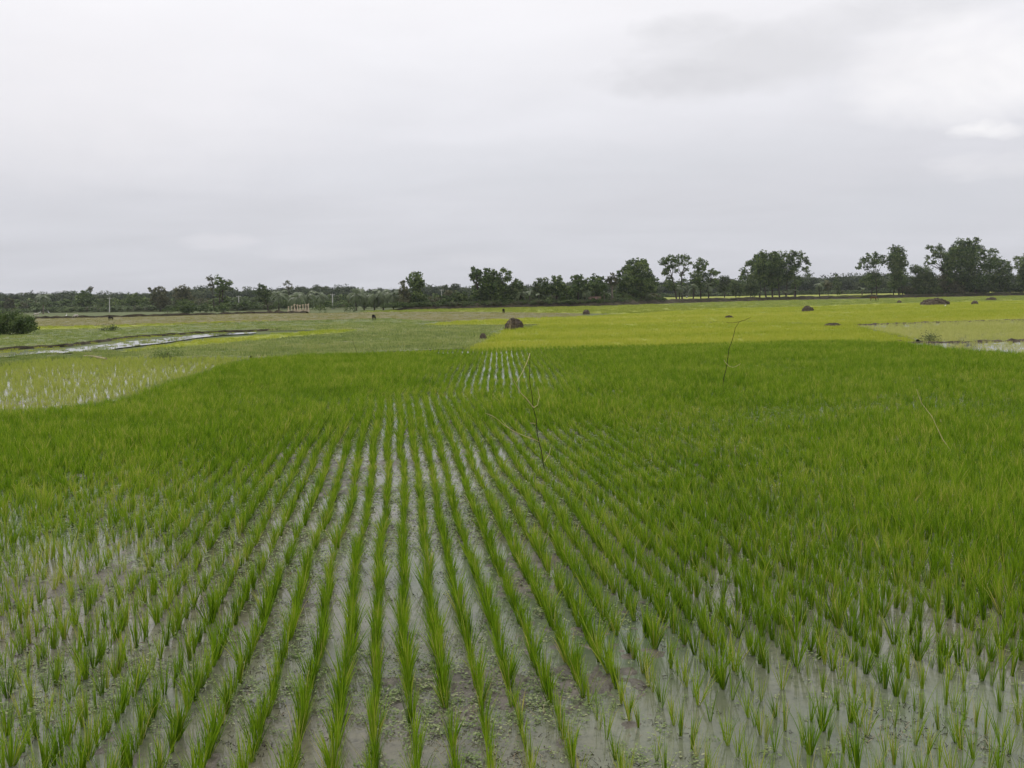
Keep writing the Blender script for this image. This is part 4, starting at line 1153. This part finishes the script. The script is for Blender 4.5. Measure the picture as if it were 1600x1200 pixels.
c_wood = proto_coll('wood', [canopy_proto('wood_%d' % i, 'leaf_far', 100 + i) for i in range(7)])
c_shrub = proto_coll('shrub', [canopy_proto('shrub_%d' % i, ['leaf_dark', 'leaf_mid', 'leaf_olive', 'leaf_light', 'leaf_dark'][i % 5], 200 + i, w=0.9, n=9, dens=8, leaf=0.11, trunk=False) for i in range(10)])

prof = [(-400, 463), (-100, 462), (0, 463), (30, 462), (60, 460), (100, 462), (120, 459), (150, 462), (180, 461), (230, 461), (250, 460), (280, 457), (310, 452.5), (345, 452.5), (375, 456), (400, 454), (430, 454),
        (460, 450), (480, 453), (500, 451), (520, 449.5), (540, 451), (560, 455), (580, 455), (610, 455), (640, 453), (680, 450), (710, 450), (740, 452), (770, 450), (800, 448), (830, 449), (900, 446), (1000, 444),
        (1100, 442), (1150, 441), (1200, 438), (1240, 435.5), (1260, 435), (1280, 436.5), (1300, 437), (1320, 433), (1340, 432), (1380, 432), (1420, 434), (1440, 437), (1500, 436), (1600, 434), (1750, 432), (2000, 430)]


def far_wood():
    pts, scl = [], []
    px = -380
    while px < 1980:
        x0 = px
        for a, b in zip(prof[:-1], prof[1:]):
            if a[0] <= x0 <= b[0]: ty = a[1] + (b[1] - a[1]) * (x0 - a[0]) / (b[0] - a[0]); break
        for row, (Dm, k) in enumerate(((400, 0.84), (425, 0.96), (455, 1.0), (490, 1.0))):
            D = Dm + rnd.uniform(-14, 14); x = x0 + rnd.uniform(-5, 5)
            h = CAM_H + (yh(x) - ty) * D / FPX
            h = max(3.0, h * k * rnd.uniform(0.82, 1.12) + rnd.uniform(0, 1.2))
            p = at_depth(x, 470, D); pts.append((p.x, p.y, -0.1)); w = h * rnd.uniform(1.0, 1.5); scl.append((w, w, h))
        px += 6.5
    n = len(pts)
    scatter('distant_wood', pts, np.stack([np.zeros(n), np.zeros(n), rng.uniform(0, 6.28, n)], 1), scl, rng.integers(0, 7, n), c_wood,
            'dense far wood stretching along the horizon')


far_wood()


def band(name, line, D, h0, h1, per_px, label, deep=3.0, z=0.0, w=1.6):
    pts, scl = [], []
    for (x0, x1) in line:
        n = int((x1 - x0) * per_px)
        for _ in range(n):
            x = rnd.uniform(x0, x1); d = (D(x) if callable(D) else D) + rnd.uniform(-1, 1) * deep
            p = at_depth(x, 470, d); h = rnd.uniform(h0, h1); ww = h * rnd.uniform(0.8, 1.3) * w
            pts.append((p.x, p.y, z - 0.1)); scl.append((ww, ww, h))
    n = len(pts)
    scatter(name, pts, np.stack([np.zeros(n), np.zeros(n), rng.uniform(0, 6.28, n)], 1), scl, rng.integers(0, 10, n), c_shrub, label)


band('undergrowth', [(598, 1035)], lambda x: bank_D(x) + 1.0, 0.6, 1.4, 1.1, 'dark scrub along the bank under the grove', deep=2.5, z=0.4)
band('undergrowth', [(640, 1030)], lambda x: bank_D(x) + 13, 1.8, 3.4, 0.45, 'taller scrub behind the grove', deep=7, w=1.1)
band('undergrowth', [(1415, 1900)], lambda x: bank_D(x) + 4.0, 1.2, 3.6, 0.6, 'scrub under the big trees at the right', deep=2.5, z=0.4, w=1.1)
band('undergrowth', [(1000, 1700)], lambda x: bank_D(x) - 0.5, 0.15, 0.38, 2.2, 'low weeds growing along the earth bank', deep=2.4, z=0.45, w=2.2)
band('undergrowth', [(-300, 420)], lambda x: 290 - 0.10 * x, 0.7, 1.8, 0.8, 'low green hedge before the far wood at the left', deep=12, w=3.0)
band('undergrowth', [(360, 640)], lambda x: 240, 0.8, 2.6, 0.5, 'scrub between the palms', deep=10, w=1.4)
band('undergrowth', [(-300, 640)], lambda x: 345, 2.0, 4.5, 0.5, 'bushes at the edge of the far wood', deep=25, w=1.5)
band('undergrowth', [(990, 1900)], lambda x: 386, 1.6, 2.8, 0.6, 'hedge beyond the field behind the bank', deep=7, w=2.2)
# the pale green field seen through the trunks behind the bank
fb = [at_depth(x, 470, bank_D(x) + 2.6) for x in (1000, 1060, 1200, 1400, 1600, 1880)] + [at_depth(x, 470, 378) for x in (1880, 1300, 1000)]
n_fb = len(fb)
fm = mesh('terrace_field', [(p.x, p.y, z) for z in (0.72, -0.2) for p in fb], [tuple(range(n_fb))] + [(i, i + n_fb, (i + 1) % n_fb + n_fb, (i + 1) % n_fb) for i in range(n_fb)], M['g_yellow'])
tag(obj('terrace_field', fm), kind='structure')

# ------------------------------------------------------------------ mounds of earth and straw
def mound(label, px, py, wpx, hpx, mat='clod', streak=False, name='earth_mound', cat='mound', group=None, skew=0.0):
    c = G(px, py); D = c.y; W = wpx * D / FPX; H = hpx * D / FPX * 1.05
    root = empty(name, c); tag(root, label, cat, group)
    b = MB(); nr, na = 9, 26; sd = rnd.uniform(0, 50); v = []
    for i in range(nr):
        t = i / (nr - 1)
        for k in range(na):
            a = 2 * math.pi * k / na
            rr = W / 2 * (1 - t) * (1 + 0.22 * noise.noise(Vector((math.cos(a) * 1.3, math.sin(a) * 1.3, sd))))
            prof_ = math.sqrt(max(0, 1 - (1 - t) ** 2.1))
            x = rr * math.cos(a) + skew * W * t; y = rr * math.sin(a) * 0.8
            z = H * prof_ * (1 + 0.20 * noise.noise(Vector((x * 2.3 / W * 2, y * 2.3 / W * 2, sd + 3)))) + 0.10 * H * noise.noise(Vector((x * 9 / W, y * 9 / W, sd))) * (t > 0)
            v.append((x, y, z - 0.05 * (i == 0)))
    f = [(i * na + k, i * na + (k + 1) % na, (i + 1) * na + (k + 1) % na, (i + 1) * na + k) for i in range(nr - 1) for k in range(na)]
    b.add(v, f); obj('heap', b.mesh('heap', M[mat]), root)
    # loose clods on and round it
    b = MB()
    for _ in range(int(90 if wpx > 12 else 30)):
        a = rnd.uniform(0, 6.28); t = rnd.random() ** 0.6 * 1.08
        x, y = W / 2 * t * math.cos(a), W / 2 * 0.8 * t * math.sin(a); x += skew * W * (1 - t)
        z = H * math.sqrt(max(0, 1 - min(1, t) ** 2.1))
        s = W * rnd.uniform(0.02, 0.055)
        b.box((x, y, z), (s, s * 0.8, s * 0.6), rot=Euler((rnd.uniform(0, 3), rnd.uniform(0, 3), rnd.uniform(0, 3))).to_matrix())
    o = obj('clods', b.mesh('clods', M[mat]), root); tag(o, kind='stuff')
    if streak:
        b = MB()
        for _ in range(70):
            x = -W * 0.22 + rnd.gauss(0, W * 0.05); zt = H * rnd.uniform(0.1, 1.05)
            p = Vector((x + skew * W * zt / H * 0.4, -W * 0.40 * math.sqrt(max(0.02, 1 - (zt / H / 1.06) ** 2)) - 0.02, zt))
            d = Vector((rnd.uniform(-.3, .3), rnd.uniform(-.2, .1), -1)).normalized() * rnd.uniform(0.08, 0.22)
            b.tube([p, p + d], 0.007, 4)
        o = obj('straw', b.mesh('straw', M['straw']), root); tag(o, kind='stuff')
    return root


mound('large dark heap of earth streaked with pale straw at the corner of the yellow fields', 804, 514, 29, 15, streak=True, name='straw_heap', cat='heap', skew=-0.08)
mound('small brown heap at the tip of the weedy field below the straw streaked one', 755, 529, 11, 8, name='straw_heap', cat='heap', mat='clod')
mound('small dark heap left of centre line in front of the red roofed shed', 916, 490.5, 12, 6)
mound('low crumbled clods with one pale lump in the middle of the yellow field', 1139, 497.5, 14, 4)
mound('rounded dark mound in the yellow field before the lone palm', 1262, 487, 19, 8)
mound('very small grey mound near the brown cow', 1405, 473, 7, 3.5)
mound('widest low mound before the airy leaning tree', 1461, 476.5, 42, 8.5)
mound('small peaked mound right of the widest one', 1523, 475.3, 11, 5)
mound('long flat mound below the sloping dark tree near the bank', 1549, 468.8, 16, 3.5)
mound('flat strip of clods where the two yellow fields meet', 1301, 510, 26, 4)
mound('small earth lump on the brown bund near the left edge', 56, 498, 3, 2)

# ------------------------------------------------------------------ jute stick bundles drying upright
for i, (x, h, w) in enumerate(((451, 8, 3.5), (456, 9, 4), (460.5, 11.5, 5), (465, 11, 5), (469, 10.5, 5), (473.5, 11, 5), (478, 11.5, 5), (482, 12, 4.5))):
    c = G(x, 487.3); D = c.y; H = h * D / FPX; W = w * D / FPX
    b = MB()
    for k in range(34):
        a = rnd.uniform(0, 6.28); r0 = W / 2 * rnd.uniform(0.5, 1.15)
        foot = Vector((r0 * math.cos(a), r0 * math.sin(a), 0)); top = Vector((-foot.x * 0.5 + rnd.gauss(0, .05), -foot.y * 0.5 + rnd.gauss(0, .05), H * rnd.uniform(0.88, 1.08)))
        b.tube([foot, foot.lerp(top, 0.5), top], 0.028, 4)
    root = empty('jute_stick_bundle', c)
    obj('sticks', b.mesh('sticks', M['jute']), root)
    tag(obj('binding', (lambda q: (q.tube([Vector((W * 0.22 * math.cos(t), W * 0.22 * math.sin(t), H * 0.62)) for t in np.linspace(0, 6.28, 9)], 0.02, 4), q)[1])(MB()).mesh('binding', M['straw']), root))
    tag(root, ['short leftmost jute stick bundle, lower than the rest of the pale row', 'second jute stick bundle from the left, the last low one before the taller ones',
               'first of the tall jute stick bundles, third from the left in the pale row', 'fourth jute stick bundle from the left in the pale row',
               'fifth jute stick bundle from the left in the pale row', 'third jute stick bundle from the right end of the pale row',
               'second jute stick bundle from the right end of the pale row', 'rightmost and tallest jute stick bundle next to the grey green bush'][i], 'stick bundle', 'jute stick bundles drying upright')

# ------------------------------------------------------------------ posts
def post(label, px, pbase, ptop, D, r=0.11, arm=True, lean=0.0, mat='concrete', name='utility_pole', cat='pole'):
    p0 = at_depth(px, pbase, D); p0.z = 0; top = at_depth(px + lean, ptop, D) - p0
    root = empty(name, p0); tag(root, label, cat)
    b = MB(); b.tube([Vector((0, 0, -0.3)), top * 0.5, top], [r * 1.2, r, r * 0.75], 8); obj('shaft', b.mesh('shaft', M[mat]), root)
    if arm:
        b = MB(); b.box(top + Vector((0, -0.12, -0.25)), (0.55, 0.05, 0.05)); o = obj('crossarm', b.mesh('crossarm', M['concrete']), root)
        for s in (-0.45, 0, 0.45):
            b = MB(); b.tube([top + Vector((s, -0.12, -0.20)), top + Vector((s, -0.12, -0.02))], [0.05, 0.03], 6); obj('insulator', b.mesh('insulator', M['concrete']), o)
post('pale grey pole before the dark wood, farthest left of the tall ones', 171, 486, 465, 255, r=0.13)
post('white pole rising right of the tall open topped tree', 373, 483, 462, 250, r=0.13)
post('bright white pole above the dark upright bush', 519.5, 478, 459, 230, r=0.15)
post('thin faint grey pole between the pointed tree and the rounded tree', 690, 476, 452, 260, r=0.09, mat='concrete')
post('short leaning pale stump near the left end with egrets beside it', 67, 486, 477, 240, r=0.14, arm=False, lean=1.0, mat='bark_pale', name='leaning_stump', cat='stump')
post('thin pale stake under the biggest tree at the right', 1523.5, 458, 447, bank_D(1523) + 1, r=0.09, arm=False, mat='bark_pale', name='stake', cat='stake')

# ------------------------------------------------------------------ shed with a rusty roof among the palms
def shed():
    D = bank_D(929) + 2; c = at_depth(929, 470, D); c.z = 0.5
    root = empty('shed', c); tag(root, 'small shed with a rusty red tin roof between palm and banana plants', 'shed')
    W, H = 9 * D / FPX, 0.85
    b = MB(); b.box((0, 0, H / 2), (W, 1.0, H / 2)); obj('wall', b.mesh('wall', M['mudwall']), root)
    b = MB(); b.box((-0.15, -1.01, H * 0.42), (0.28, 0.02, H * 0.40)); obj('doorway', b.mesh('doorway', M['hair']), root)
    b = MB()
    n = 24
    for s, (y0, z0, y1, z1) in enumerate(((-1.25, H - 0.02, 0, H + 0.62), (1.25, H - 0.02, 0, H + 0.62))):
        v = []
        for i in range(n + 1):
            x = -W * 1.12 + 2 * W * 1.12 * i / n; q = 0.03 * (i % 2)
            v += [(x, y0, z0 + q), (x, y1, z1 + q)]
        b.add(v, [(2 * i, 2 * i + 2, 2 * i + 3, 2 * i + 1) for i in range(n)])
    obj('roof', b.mesh('roof', M['rust']), root)
shed()
# bare poles propped together as an A frame left of the shed
def prop(label, feet, topx, topy):
    D = bank_D(topx) - 0.5
    t = at_depth(topx, topy, D); c = Vector((t.x, t.y, 0)); root = empty('pole_tripod', c); tag(root, label, 'tripod')
    for fx, dy in feet:
        f_ = at_depth(fx, 478, D + dy); f_.z = 0
        b = MB(); b.tube([f_ - c, t - c + (t - f_).normalized() * 0.15], [0.05, 0.035], 6); obj('leg', b.mesh('leg', M['bark_pale']), root)
prop('tripod of bare pale poles propped up left of the red roofed shed', ((903, 0.0), (916, -0.6), (909, 1.0)), 914, 470)
prop('tripod of bare pale poles propped up right below the red roofed shed', ((936, 0.0), (927, -0.6), (931, 1.0)), 930, 470)

# ------------------------------------------------------------------ animals and the walker
def skin_body(name, joints, edges, mat, parent, sub=2):
    me = bpy.data.meshes.new(name)
    me.from_pydata([j[0] for j in joints], edges, [])
    me.materials.append(M[mat])
    o = obj(name, me, parent)
    md = o.modifiers.new('skin', 'SKIN'); md.use_smooth_shade = True
    for i, j in enumerate(joints):
        sv = me.skin_vertices[0].data[i]; sv.radius = j[1] if hasattr(j[1], '__len__') else (j[1], j[1]); sv.use_root = (i == 0)
    s = o.modifiers.new('sub', 'SUBSURF'); s.levels = s.render_levels = sub
    return o


def quadruped(name, label, cat, loc, rz, s, mat, grazing=True, horns=True, L=1.0, group=None):
    """body along +X, scaled so that the shoulder stands at s metres"""
    root = empty(name, loc); root.rotation_euler = (0, 0, rz); tag(root, label, cat, group)
    hz = (0.42 if grazing else 1.12)
    J = [((-0.55 * L, 0, 0.80), 0.17), ((-0.30 * L, 0, 0.74), 0.21), ((0.05 * L, 0, 0.72), 0.22), ((0.38 * L, 0, 0.80), 0.19),
         ((0.62 * L, 0, 0.78 if grazing else 0.98), 0.11), ((0.80 * L, 0, 0.60 if grazing else 1.12), 0.085), ((0.92 * L, 0, hz - 0.05), 0.075), ((1.04 * L, 0, hz - 0.22), 0.045),
         # legs: front with a low knee, hind with a hock pointing back
         ((0.36 * L, 0.12, 0.52), 0.085), ((0.37 * L, 0.13, 0.30), 0.045), ((0.36 * L, 0.13, 0.03), 0.035),
         ((0.42 * L, -0.12, 0.52), 0.085), ((0.46 * L, -0.13, 0.30), 0.045), ((0.45 * L, -0.13, 0.03), 0.035),
         ((-0.50 * L, 0.13, 0.55), 0.11), ((-0.42 * L, 0.14, 0.44), 0.07), ((-0.60 * L, 0.14, 0.28), 0.04), ((-0.56 * L, 0.14, 0.03), 0.035),
         ((-0.52 * L, -0.13, 0.55), 0.11), ((-0.48 * L, -0.14, 0.44), 0.07), ((-0.66 * L, -0.14, 0.28), 0.04), ((-0.62 * L, -0.14, 0.03), 0.035)]
    E = [(0, 1), (1, 2), (2, 3), (3, 4), (4, 5), (5, 6), (6, 7), (3, 8), (8, 9), (9, 10), (3, 11), (11, 12), (12, 13), (0, 14), (14, 15), (15, 16), (16, 17), (0, 18), (18, 19), (19, 20), (20, 21)]
    J = [((a[0] * s, a[1] * s, a[2] * s), r * s) for a, r in J]
    J = [J[1], J[0]] + J[2:]; sw = {0: 1, 1: 0}; E = [(sw.get(a, a), sw.get(b, b)) for a, b in E]
    skin_body('body', J, E, mat, root)
    b = MB(); b.tube([Vector(q) * s for q in ((-0.66 * L, 0, 0.82), (-0.74 * L, 0, 0.62), (-0.73 * L, 0.02, 0.34))], [0.03 * s, 0.02 * s, 0.028 * s], 6)
    obj('tail', b.mesh('tail', M[mat]), root)
    hx = 0.86 * L; hz2 = hz + 0.04 if grazing else hz
    for sg in (-1, 1):
        b = MB(); b.add([Vector(q) * s for q in ((hx, sg * 0.06, hz2), (hx - 0.04, sg * 0.20, hz2 + 0.03), (hx - 0.10, sg * 0.19, hz2 - 0.02), (hx - 0.08, sg * 0.06, hz2 - 0.03))], [(0, 1, 2, 3)])
        obj('ear', b.mesh('ear', M[mat]), root)
        if horns:
            b = MB(); b.tube([Vector(q) * s for q in ((hx - 0.02, sg * 0.05, hz2 + 0.03), (hx - 0.03, sg * 0.13, hz2 + 0.10), (hx, sg * 0.12, hz2 + 0.20))], [0.022 * s, 0.015 * s, 0.005 * s], 6)
            obj('horn', b.mesh('horn', M['bark']), root)
    return root


quadruped('goat', 'black goat seen from behind in the middle of the weedy field', 'goat', G(584.5, 500.5), R(84), 0.66, 'hide_dark')
quadruped('goat', 'black goat on the brown grass above the straw streaked heap', 'goat', G(787, 489.5), R(84), 0.66, 'hide_dark')
quadruped('goat', 'black goat near the brown bund in the left field', 'goat', G(173, 501), R(84), 0.66, 'hide_dark')
quadruped('cow', 'brown cow grazing below the bank near the open crowned tree', 'cow', G(1365, 470.5), R(-6), 1.05, 'hide_brown', L=1.0)
quadruped('goat', 'pale brown goat standing by the brown bund next to the big left bush', 'goat', G(57, 494.5), R(170), 0.75, 'hide_pale')
quadruped('goat', 'whitish goat lying low among grass right of the white egret', 'goat', G(119, 496.5), R(185), 0.6, 'hide_pale')


def egret(label, loc, rz, s=0.7, group=None):
    root = empty('egret', loc); root.rotation_euler = (0, 0, rz); tag(root, label, 'egret', group)
    J = [((0, 0, 0.48), 0.10), ((-0.20, 0, 0.44), 0.07), ((-0.34, 0, 0.40), 0.02), ((0.14, 0, 0.55), 0.06), ((0.22, 0, 0.68), 0.032), ((0.15, 0, 0.82), 0.026), ((0.20, 0, 0.93), 0.035), ((0.26, 0, 0.93), 0.02)]
    skin_body('body', [((a[0] * s, a[1] * s, a[2] * s), r * s) for a, r in J], [(0, 1), (1, 2), (0, 3), (3, 4), (4, 5), (5, 6), (6, 7)], 'white', root)
    b = MB(); b.tube([Vector((0.26, 0, 0.93)) * s, Vector((0.42, 0, 0.90)) * s], [0.015 * s, 0.003 * s], 5); obj('beak', b.mesh('beak', M['beak']), root)
    for sg in (-1, 1):
        b = MB(); b.tube([Vector((0.01, sg * 0.04, 0.42)) * s, Vector((0.03, sg * 0.04, 0.2)) * s, Vector((0, sg * 0.04, 0)) * s], 0.012 * s, 5); obj('leg', b.mesh('leg', M['hair']), root)
egret('bright white egret standing on the brown bund in the left field', G(104, 496.5), R(90), 0.85)
egret('white egret left of the short leaning stump', at_depth(62, 487, 230) * Vector((1, 1, 0)), R(20), 0.9)
egret('white egret right of the short leaning stump', at_depth(76, 487, 232) * Vector((1, 1, 0)), R(160), 0.9)
egret('white egret in the yellow field just below the widest mound', G(1477, 480.5), R(30), 0.5)


def walker():
    p = at_depth(1073, 465, 300); p.z = -0.02
    root = empty('person', p); root.rotation_euler = (0, 0, R(20)); tag(root, 'person in a pale blue shirt walking along the field behind the bank', 'person')
    J = [((0, 0, 0.92), (0.12, 0.10)), ((0, 0, 1.15), (0.12, 0.09)), ((0, 0, 1.36), (0.15, 0.09)), ((0, 0, 1.47), 0.055), ((0, 0, 1.56), (0.075, 0.085)), ((0, 0.01, 1.65), (0.07, 0.08)),
         ((0.19, 0, 1.36), 0.05), ((0.24, 0.04, 1.10), 0.04), ((0.25, -0.10, 0.88), 0.03), ((-0.19, 0, 1.36), 0.05), ((-0.24, 0.06, 1.10), 0.04), ((-0.24, 0.0, 0.87), 0.03),
         ((0.09, -0.02, 0.85), 0.085), ((0.10, -0.14, 0.48), 0.06), ((0.10, -0.06, 0.09), 0.04), ((0.10, -0.20, 0.04), 0.035),
         ((-0.09, 0.02, 0.85), 0.085), ((-0.10, 0.08, 0.48), 0.06), ((-0.10, 0.26, 0.12), 0.04), ((-0.10, 0.16, 0.04), 0.035)]
    E = [(0, 1), (1, 2), (2, 3), (3, 4), (4, 5), (2, 6), (6, 7), (7, 8), (2, 9), (9, 10), (10, 11), (0, 12), (12, 13), (13, 14), (14, 15), (0, 16), (16, 17), (17, 18), (18, 19)]
    skin_body('body', J, E, 'skin', root)
    skin_body('shirt', [((0, 0, 0.94), (0.16, 0.13)), ((0, 0, 1.16), (0.15, 0.12)), ((0, 0, 1.37), (0.17, 0.11)), ((0.20, 0, 1.36), 0.07), ((0.24, 0.03, 1.18), 0.065), ((-0.20, 0, 1.36), 0.07), ((-0.24, 0.04, 1.18), 0.065)],
              [(0, 1), (1, 2), (2, 3), (3, 4), (2, 5), (5, 6)], 'shirt', root)
    skin_body('lungi', [((0, 0, 0.92), (0.155, 0.13)), ((0, -0.02, 0.6), (0.17, 0.17)), ((0, 0, 0.28), (0.19, 0.20))], [(0, 1), (1, 2)], 'lungi', root)
    skin_body('hair', [((0, 0.02, 1.60), (0.078, 0.085)), ((0, 0.02, 1.68), (0.076, 0.084))], [(0, 1)], 'hair', root)
walker()

# ------------------------------------------------------------------ sticks stuck in the paddy
def stick_thing(name, label, D, parts, cat='stick', foot=None):
    c = at_depth(foot[0], foot[1], D); c.z = 0
    root = empty(name, c); tag(root, label, cat)
    for pn, mat, pts, r0, r1, dy in parts:
        q = []
        for i, (x, y) in enumerate(pts):
            q.append(at_depth(x, y, D + dy * i / max(1, len(pts) - 1)) - c)
        # smooth the run a little so that it bends rather than kinks
        s = [q[0]]
        for a, b_ in zip(q[:-1], q[1:]):
            m_ = a.lerp(b_, 0.5) + Vector((rnd.uniform(-1, 1), rnd.uniform(-1, 1), rnd.uniform(-1, 1))) * (b_ - a).length * 0.03
            s += [m_, b_]
        n = len(s); b = MB(); b.tube(s, [r0 + (r1 - r0) * i / (n - 1) for i in range(n)], 6)
        obj(pn, b.mesh(pn, M[mat]), root)
D1 = G(853, 740).y
stick_thing('dead_branch', 'tall dead branch with pale bent twigs stuck upright in the middle of the paddy', D1, [
    ('stem', 'stick_dark', [(853, 742), (847, 712), (842, 690), (838, 662), (838, 654), (833, 637), (829, 605), (827, 585), (828, 553)], 0.0075, 0.0035, 0.0),
    ('twig', 'stick_pale', [(828, 552), (823, 567), (817, 580), (807, 597)], 0.0045, 0.003, -0.35),
    ('twig', 'stick_pale', [(834, 637), (829, 631), (822, 622), (812, 612), (806, 600), (800, 590)], 0.009, 0.004, -0.4),
    ('twig', 'stick_pale', [(834, 637), (840, 633), (843, 620), (840, 605)], 0.004, 0.0025, 0.3),
    ('twig', 'stick_pale', [(842, 690), (830, 685), (810, 677), (800, 672), (786, 663), (770, 650), (758, 645)], 0.006, 0.003, -0.5),
    ('twig', 'stick_pale', [(836, 662), (828, 661)], 0.004, 0.003, 0.1),
    ('twig', 'stick_pale', [(802, 674), (792, 666), (783, 655)], 0.003, 0.002, 0.1),
    ('twig', 'stick_pale', [(850, 722), (858, 710), (861, 698)], 0.004, 0.0025, 0.1)], cat='dead branch', foot=(853, 742))
D2 = G(1128, 608).y
stick_thing('dead_branch', 'slender dark branch leaning right with a pale curl tied round it in the right paddy', D2, [
    ('stem', 'stick_dark', [(1128, 608), (1131, 590), (1136, 570), (1139, 545), (1146, 525), (1149, 512), (1155, 503)], 0.010, 0.005, 0.0),
    ('twig', 'stick_dark', [(1155, 503), (1145, 504.5), (1135, 504)], 0.006, 0.004, 0.3),
    ('twig', 'stick_dark', [(1155, 503), (1164, 500), (1173, 496)], 0.006, 0.004, -0.3),
    ('twig', 'stick_pale', [(1131, 562), (1134, 567), (1139, 572), (1145, 574), (1151, 572), (1157, 568)], 0.006, 0.004, -0.2)], cat='dead branch', foot=(1128, 608))
D3 = G(1487, 712).y
stick_thing('bent_reed', 'long bent straw coloured reed lying across the rice at the right', D3, [
    ('stem', 'stick_pale', [(1487, 708), (1482, 699), (1474, 688), (1466, 672), (1458, 654), (1450, 643), (1440, 630), (1432, 608)], 0.005, 0.003, 0.5)], cat='reed', foot=(1487, 708))
D4 = G(559, 560).y
stick_thing('thin_stick', 'thin dark stick standing at the edge of the weeds left of centre', D4, [
    ('stem', 'stick_dark', [(559, 562), (557, 548), (552, 536), (551, 530)], 0.009, 0.005, 0.0)], foot=(559, 562))
c = G(148, 560)
b = MB(); b.tube([G(131, 558) - c + Vector((0, 0, .06)), Vector((0, 0, .08)), G(166, 563) - c + Vector((0, 0, .06))], [0.04, 0.045, 0.05], 8)
o = obj('bamboo_pole', b.mesh('bamboo_pole', M['straw'])); o.location = c; tag(o, 'pale bamboo pole lying on the bund above the pale flooded plot', 'bamboo pole')

# ------------------------------------------------------------------ floating weed and litter between the near rows
def duck_patch():
    out = []
    for k in range(6):
        b = MB()
        for i in range(9):
            a = rnd.uniform(0, 6.28); r = 0.05 * math.sqrt(rnd.random()); x, y = r * math.cos(a), r * math.sin(a)
            s = rnd.uniform(0.006, 0.013); h = rnd.uniform(0.002, 0.034); w = rnd.uniform(0, 6.28); t = rnd.uniform(-0.4, 0.4)
            v = []
            for j in range(5):
                q = w + 2 * math.pi * j / 5; v.append((x + s * math.cos(q), y + s * 0.7 * math.sin(q), h + s * t * math.cos(q)))
            b.add(v, [(0, 1, 2, 3, 4)], 0.5 + rnd.gauss(0, 0.2))
        out.append(b.mesh('floating_weed', M['duck']))
    return proto_coll('duck', out)


c_duck = duck_patch()
n = 110000
d = 3.6 * (34 / 3.6) ** rng.random(n); u = rng.uniform(-0.66, 0.66, n); X, Y = d * u, d
f = fbm(X, Y, 0.9, 21.0, 4) + 0.35 * (vnoise(X, Y, 5.0, 44.0) - 0.5)
right = np.clip((X - 0.08 * Y) / 0.8, 0, 1) * np.clip((9 - Y) / 3, 0, 1)
far_ = np.clip((Y - 7) / 5, 0, 1)
ru, rv = row_coords(X, Y, A1)
dam = np.clip((vnoise(np.floor(ru / ROW) * 0.21, rv, 1.1, 31.0) - 0.66) / 0.12, 0, 1)      # the little dams carry more weed
keep = (rng.random(n) < np.clip((f - 0.50 - 0.10 * right + 0.13 * far_) * (1.3 + 2.2 * far_) + 0.4 * dam * (1 - right), 0.02, 0.34 + 0.5 * far_))
keep &= in_poly(X, Y, main_poly)
X, Y = X[keep], Y[keep]; n = len(X)
s = rng.uniform(0.5, 1.1, n) * np.interp(Y, [6, 12, 30], [1.0, 1.6, 2.6])
scatter('floating_weed', np.stack([X, Y, np.full(n, 0.002)], 1), np.stack([np.zeros(n), np.zeros(n), rng.uniform(0, 6.28, n)], 1), np.stack([s, s, s], 1), rng.integers(0, 6, n), c_duck,
        'tiny pale green weeds floating between the rice rows')

def litter_protos():
    out = []
    for k in range(6):
        b = MB()
        for i in range(7):
            x, y = rnd.gauss(0, 0.035), rnd.gauss(0, 0.035)
            if rnd.random() < 0.35:
                q = rnd.uniform(0.001, 0.003); b.box((x, y, q * 0.3), (q, q * rnd.uniform(.5, 1), q * 0.6), rot=Euler((rnd.uniform(0, 3),) * 3).to_matrix())
            else:
                a = rnd.uniform(0, 6.28); l = rnd.uniform(0.01, 0.035); z = rnd.uniform(0, 0.02)
                b.tube([(x, y, 0.0), (x + l * math.cos(a), y + l * math.sin(a), z)], 0.0014, 3)
        out.append(b.mesh('litter', M['litter_dark'] if k % 3 else M['straw']))
    return proto_coll('litter', out)


M['litter_dark'] = mat_rough('rotting_bits', [(0.018, 0.014, 0.009), (0.06, 0.045, 0.028)], scale=20, bump=0, rough=0.6)
c_lit = litter_protos()
m_ = 14000
d = 3.6 * (17 / 3.6) ** rng.random(m_); u = rng.uniform(-0.66, 0.66, m_); X, Y = d * u, d
right = np.clip((X - 0.08 * Y) / 0.8, 0, 1) * np.clip((9 - Y) / 3, 0, 1)
keep = rng.random(m_) < np.clip(0.20 - 0.40 * right + 2.6 * (fbm(X, Y, 1.3, 61.0, 4) - 0.5), 0.02, 0.9)
X, Y = X[keep], Y[keep]; m_ = len(X); q = rng.uniform(0.6, 1.3, m_)
scatter('litter', np.stack([X, Y, np.full(m_, 0.002)], 1), np.stack([np.zeros(m_), np.zeros(m_), rng.uniform(0, 6.28, m_)], 1), np.stack([q, q, q], 1), rng.integers(0, 6, m_), c_lit,
        'dark bits of rotting stalk and crumbs of mud on the water')

# ------------------------------------------------------------------ damp air
def haze_box():
    b = MB(); b.box((0, 330, 17.0), (700, 345, 18.2))
    m = bpy.data.materials.new('damp_air'); nt, N, L = nodes_of(m)
    v = N('ShaderNodeVolumePrincipled'); v.inputs['Color'].default_value = (0.93, 0.95, 1.0, 1); v.inputs['Density'].default_value = HAZE
    o = N('ShaderNodeOutputMaterial'); L(v.outputs[0], o.inputs['Volume'])
    tag(obj('haze', b.mesh('haze', m)), kind='stuff')
HAZE = 0.00015
haze_box()
print('rice clumps', N_RICE, 'weeds', n)
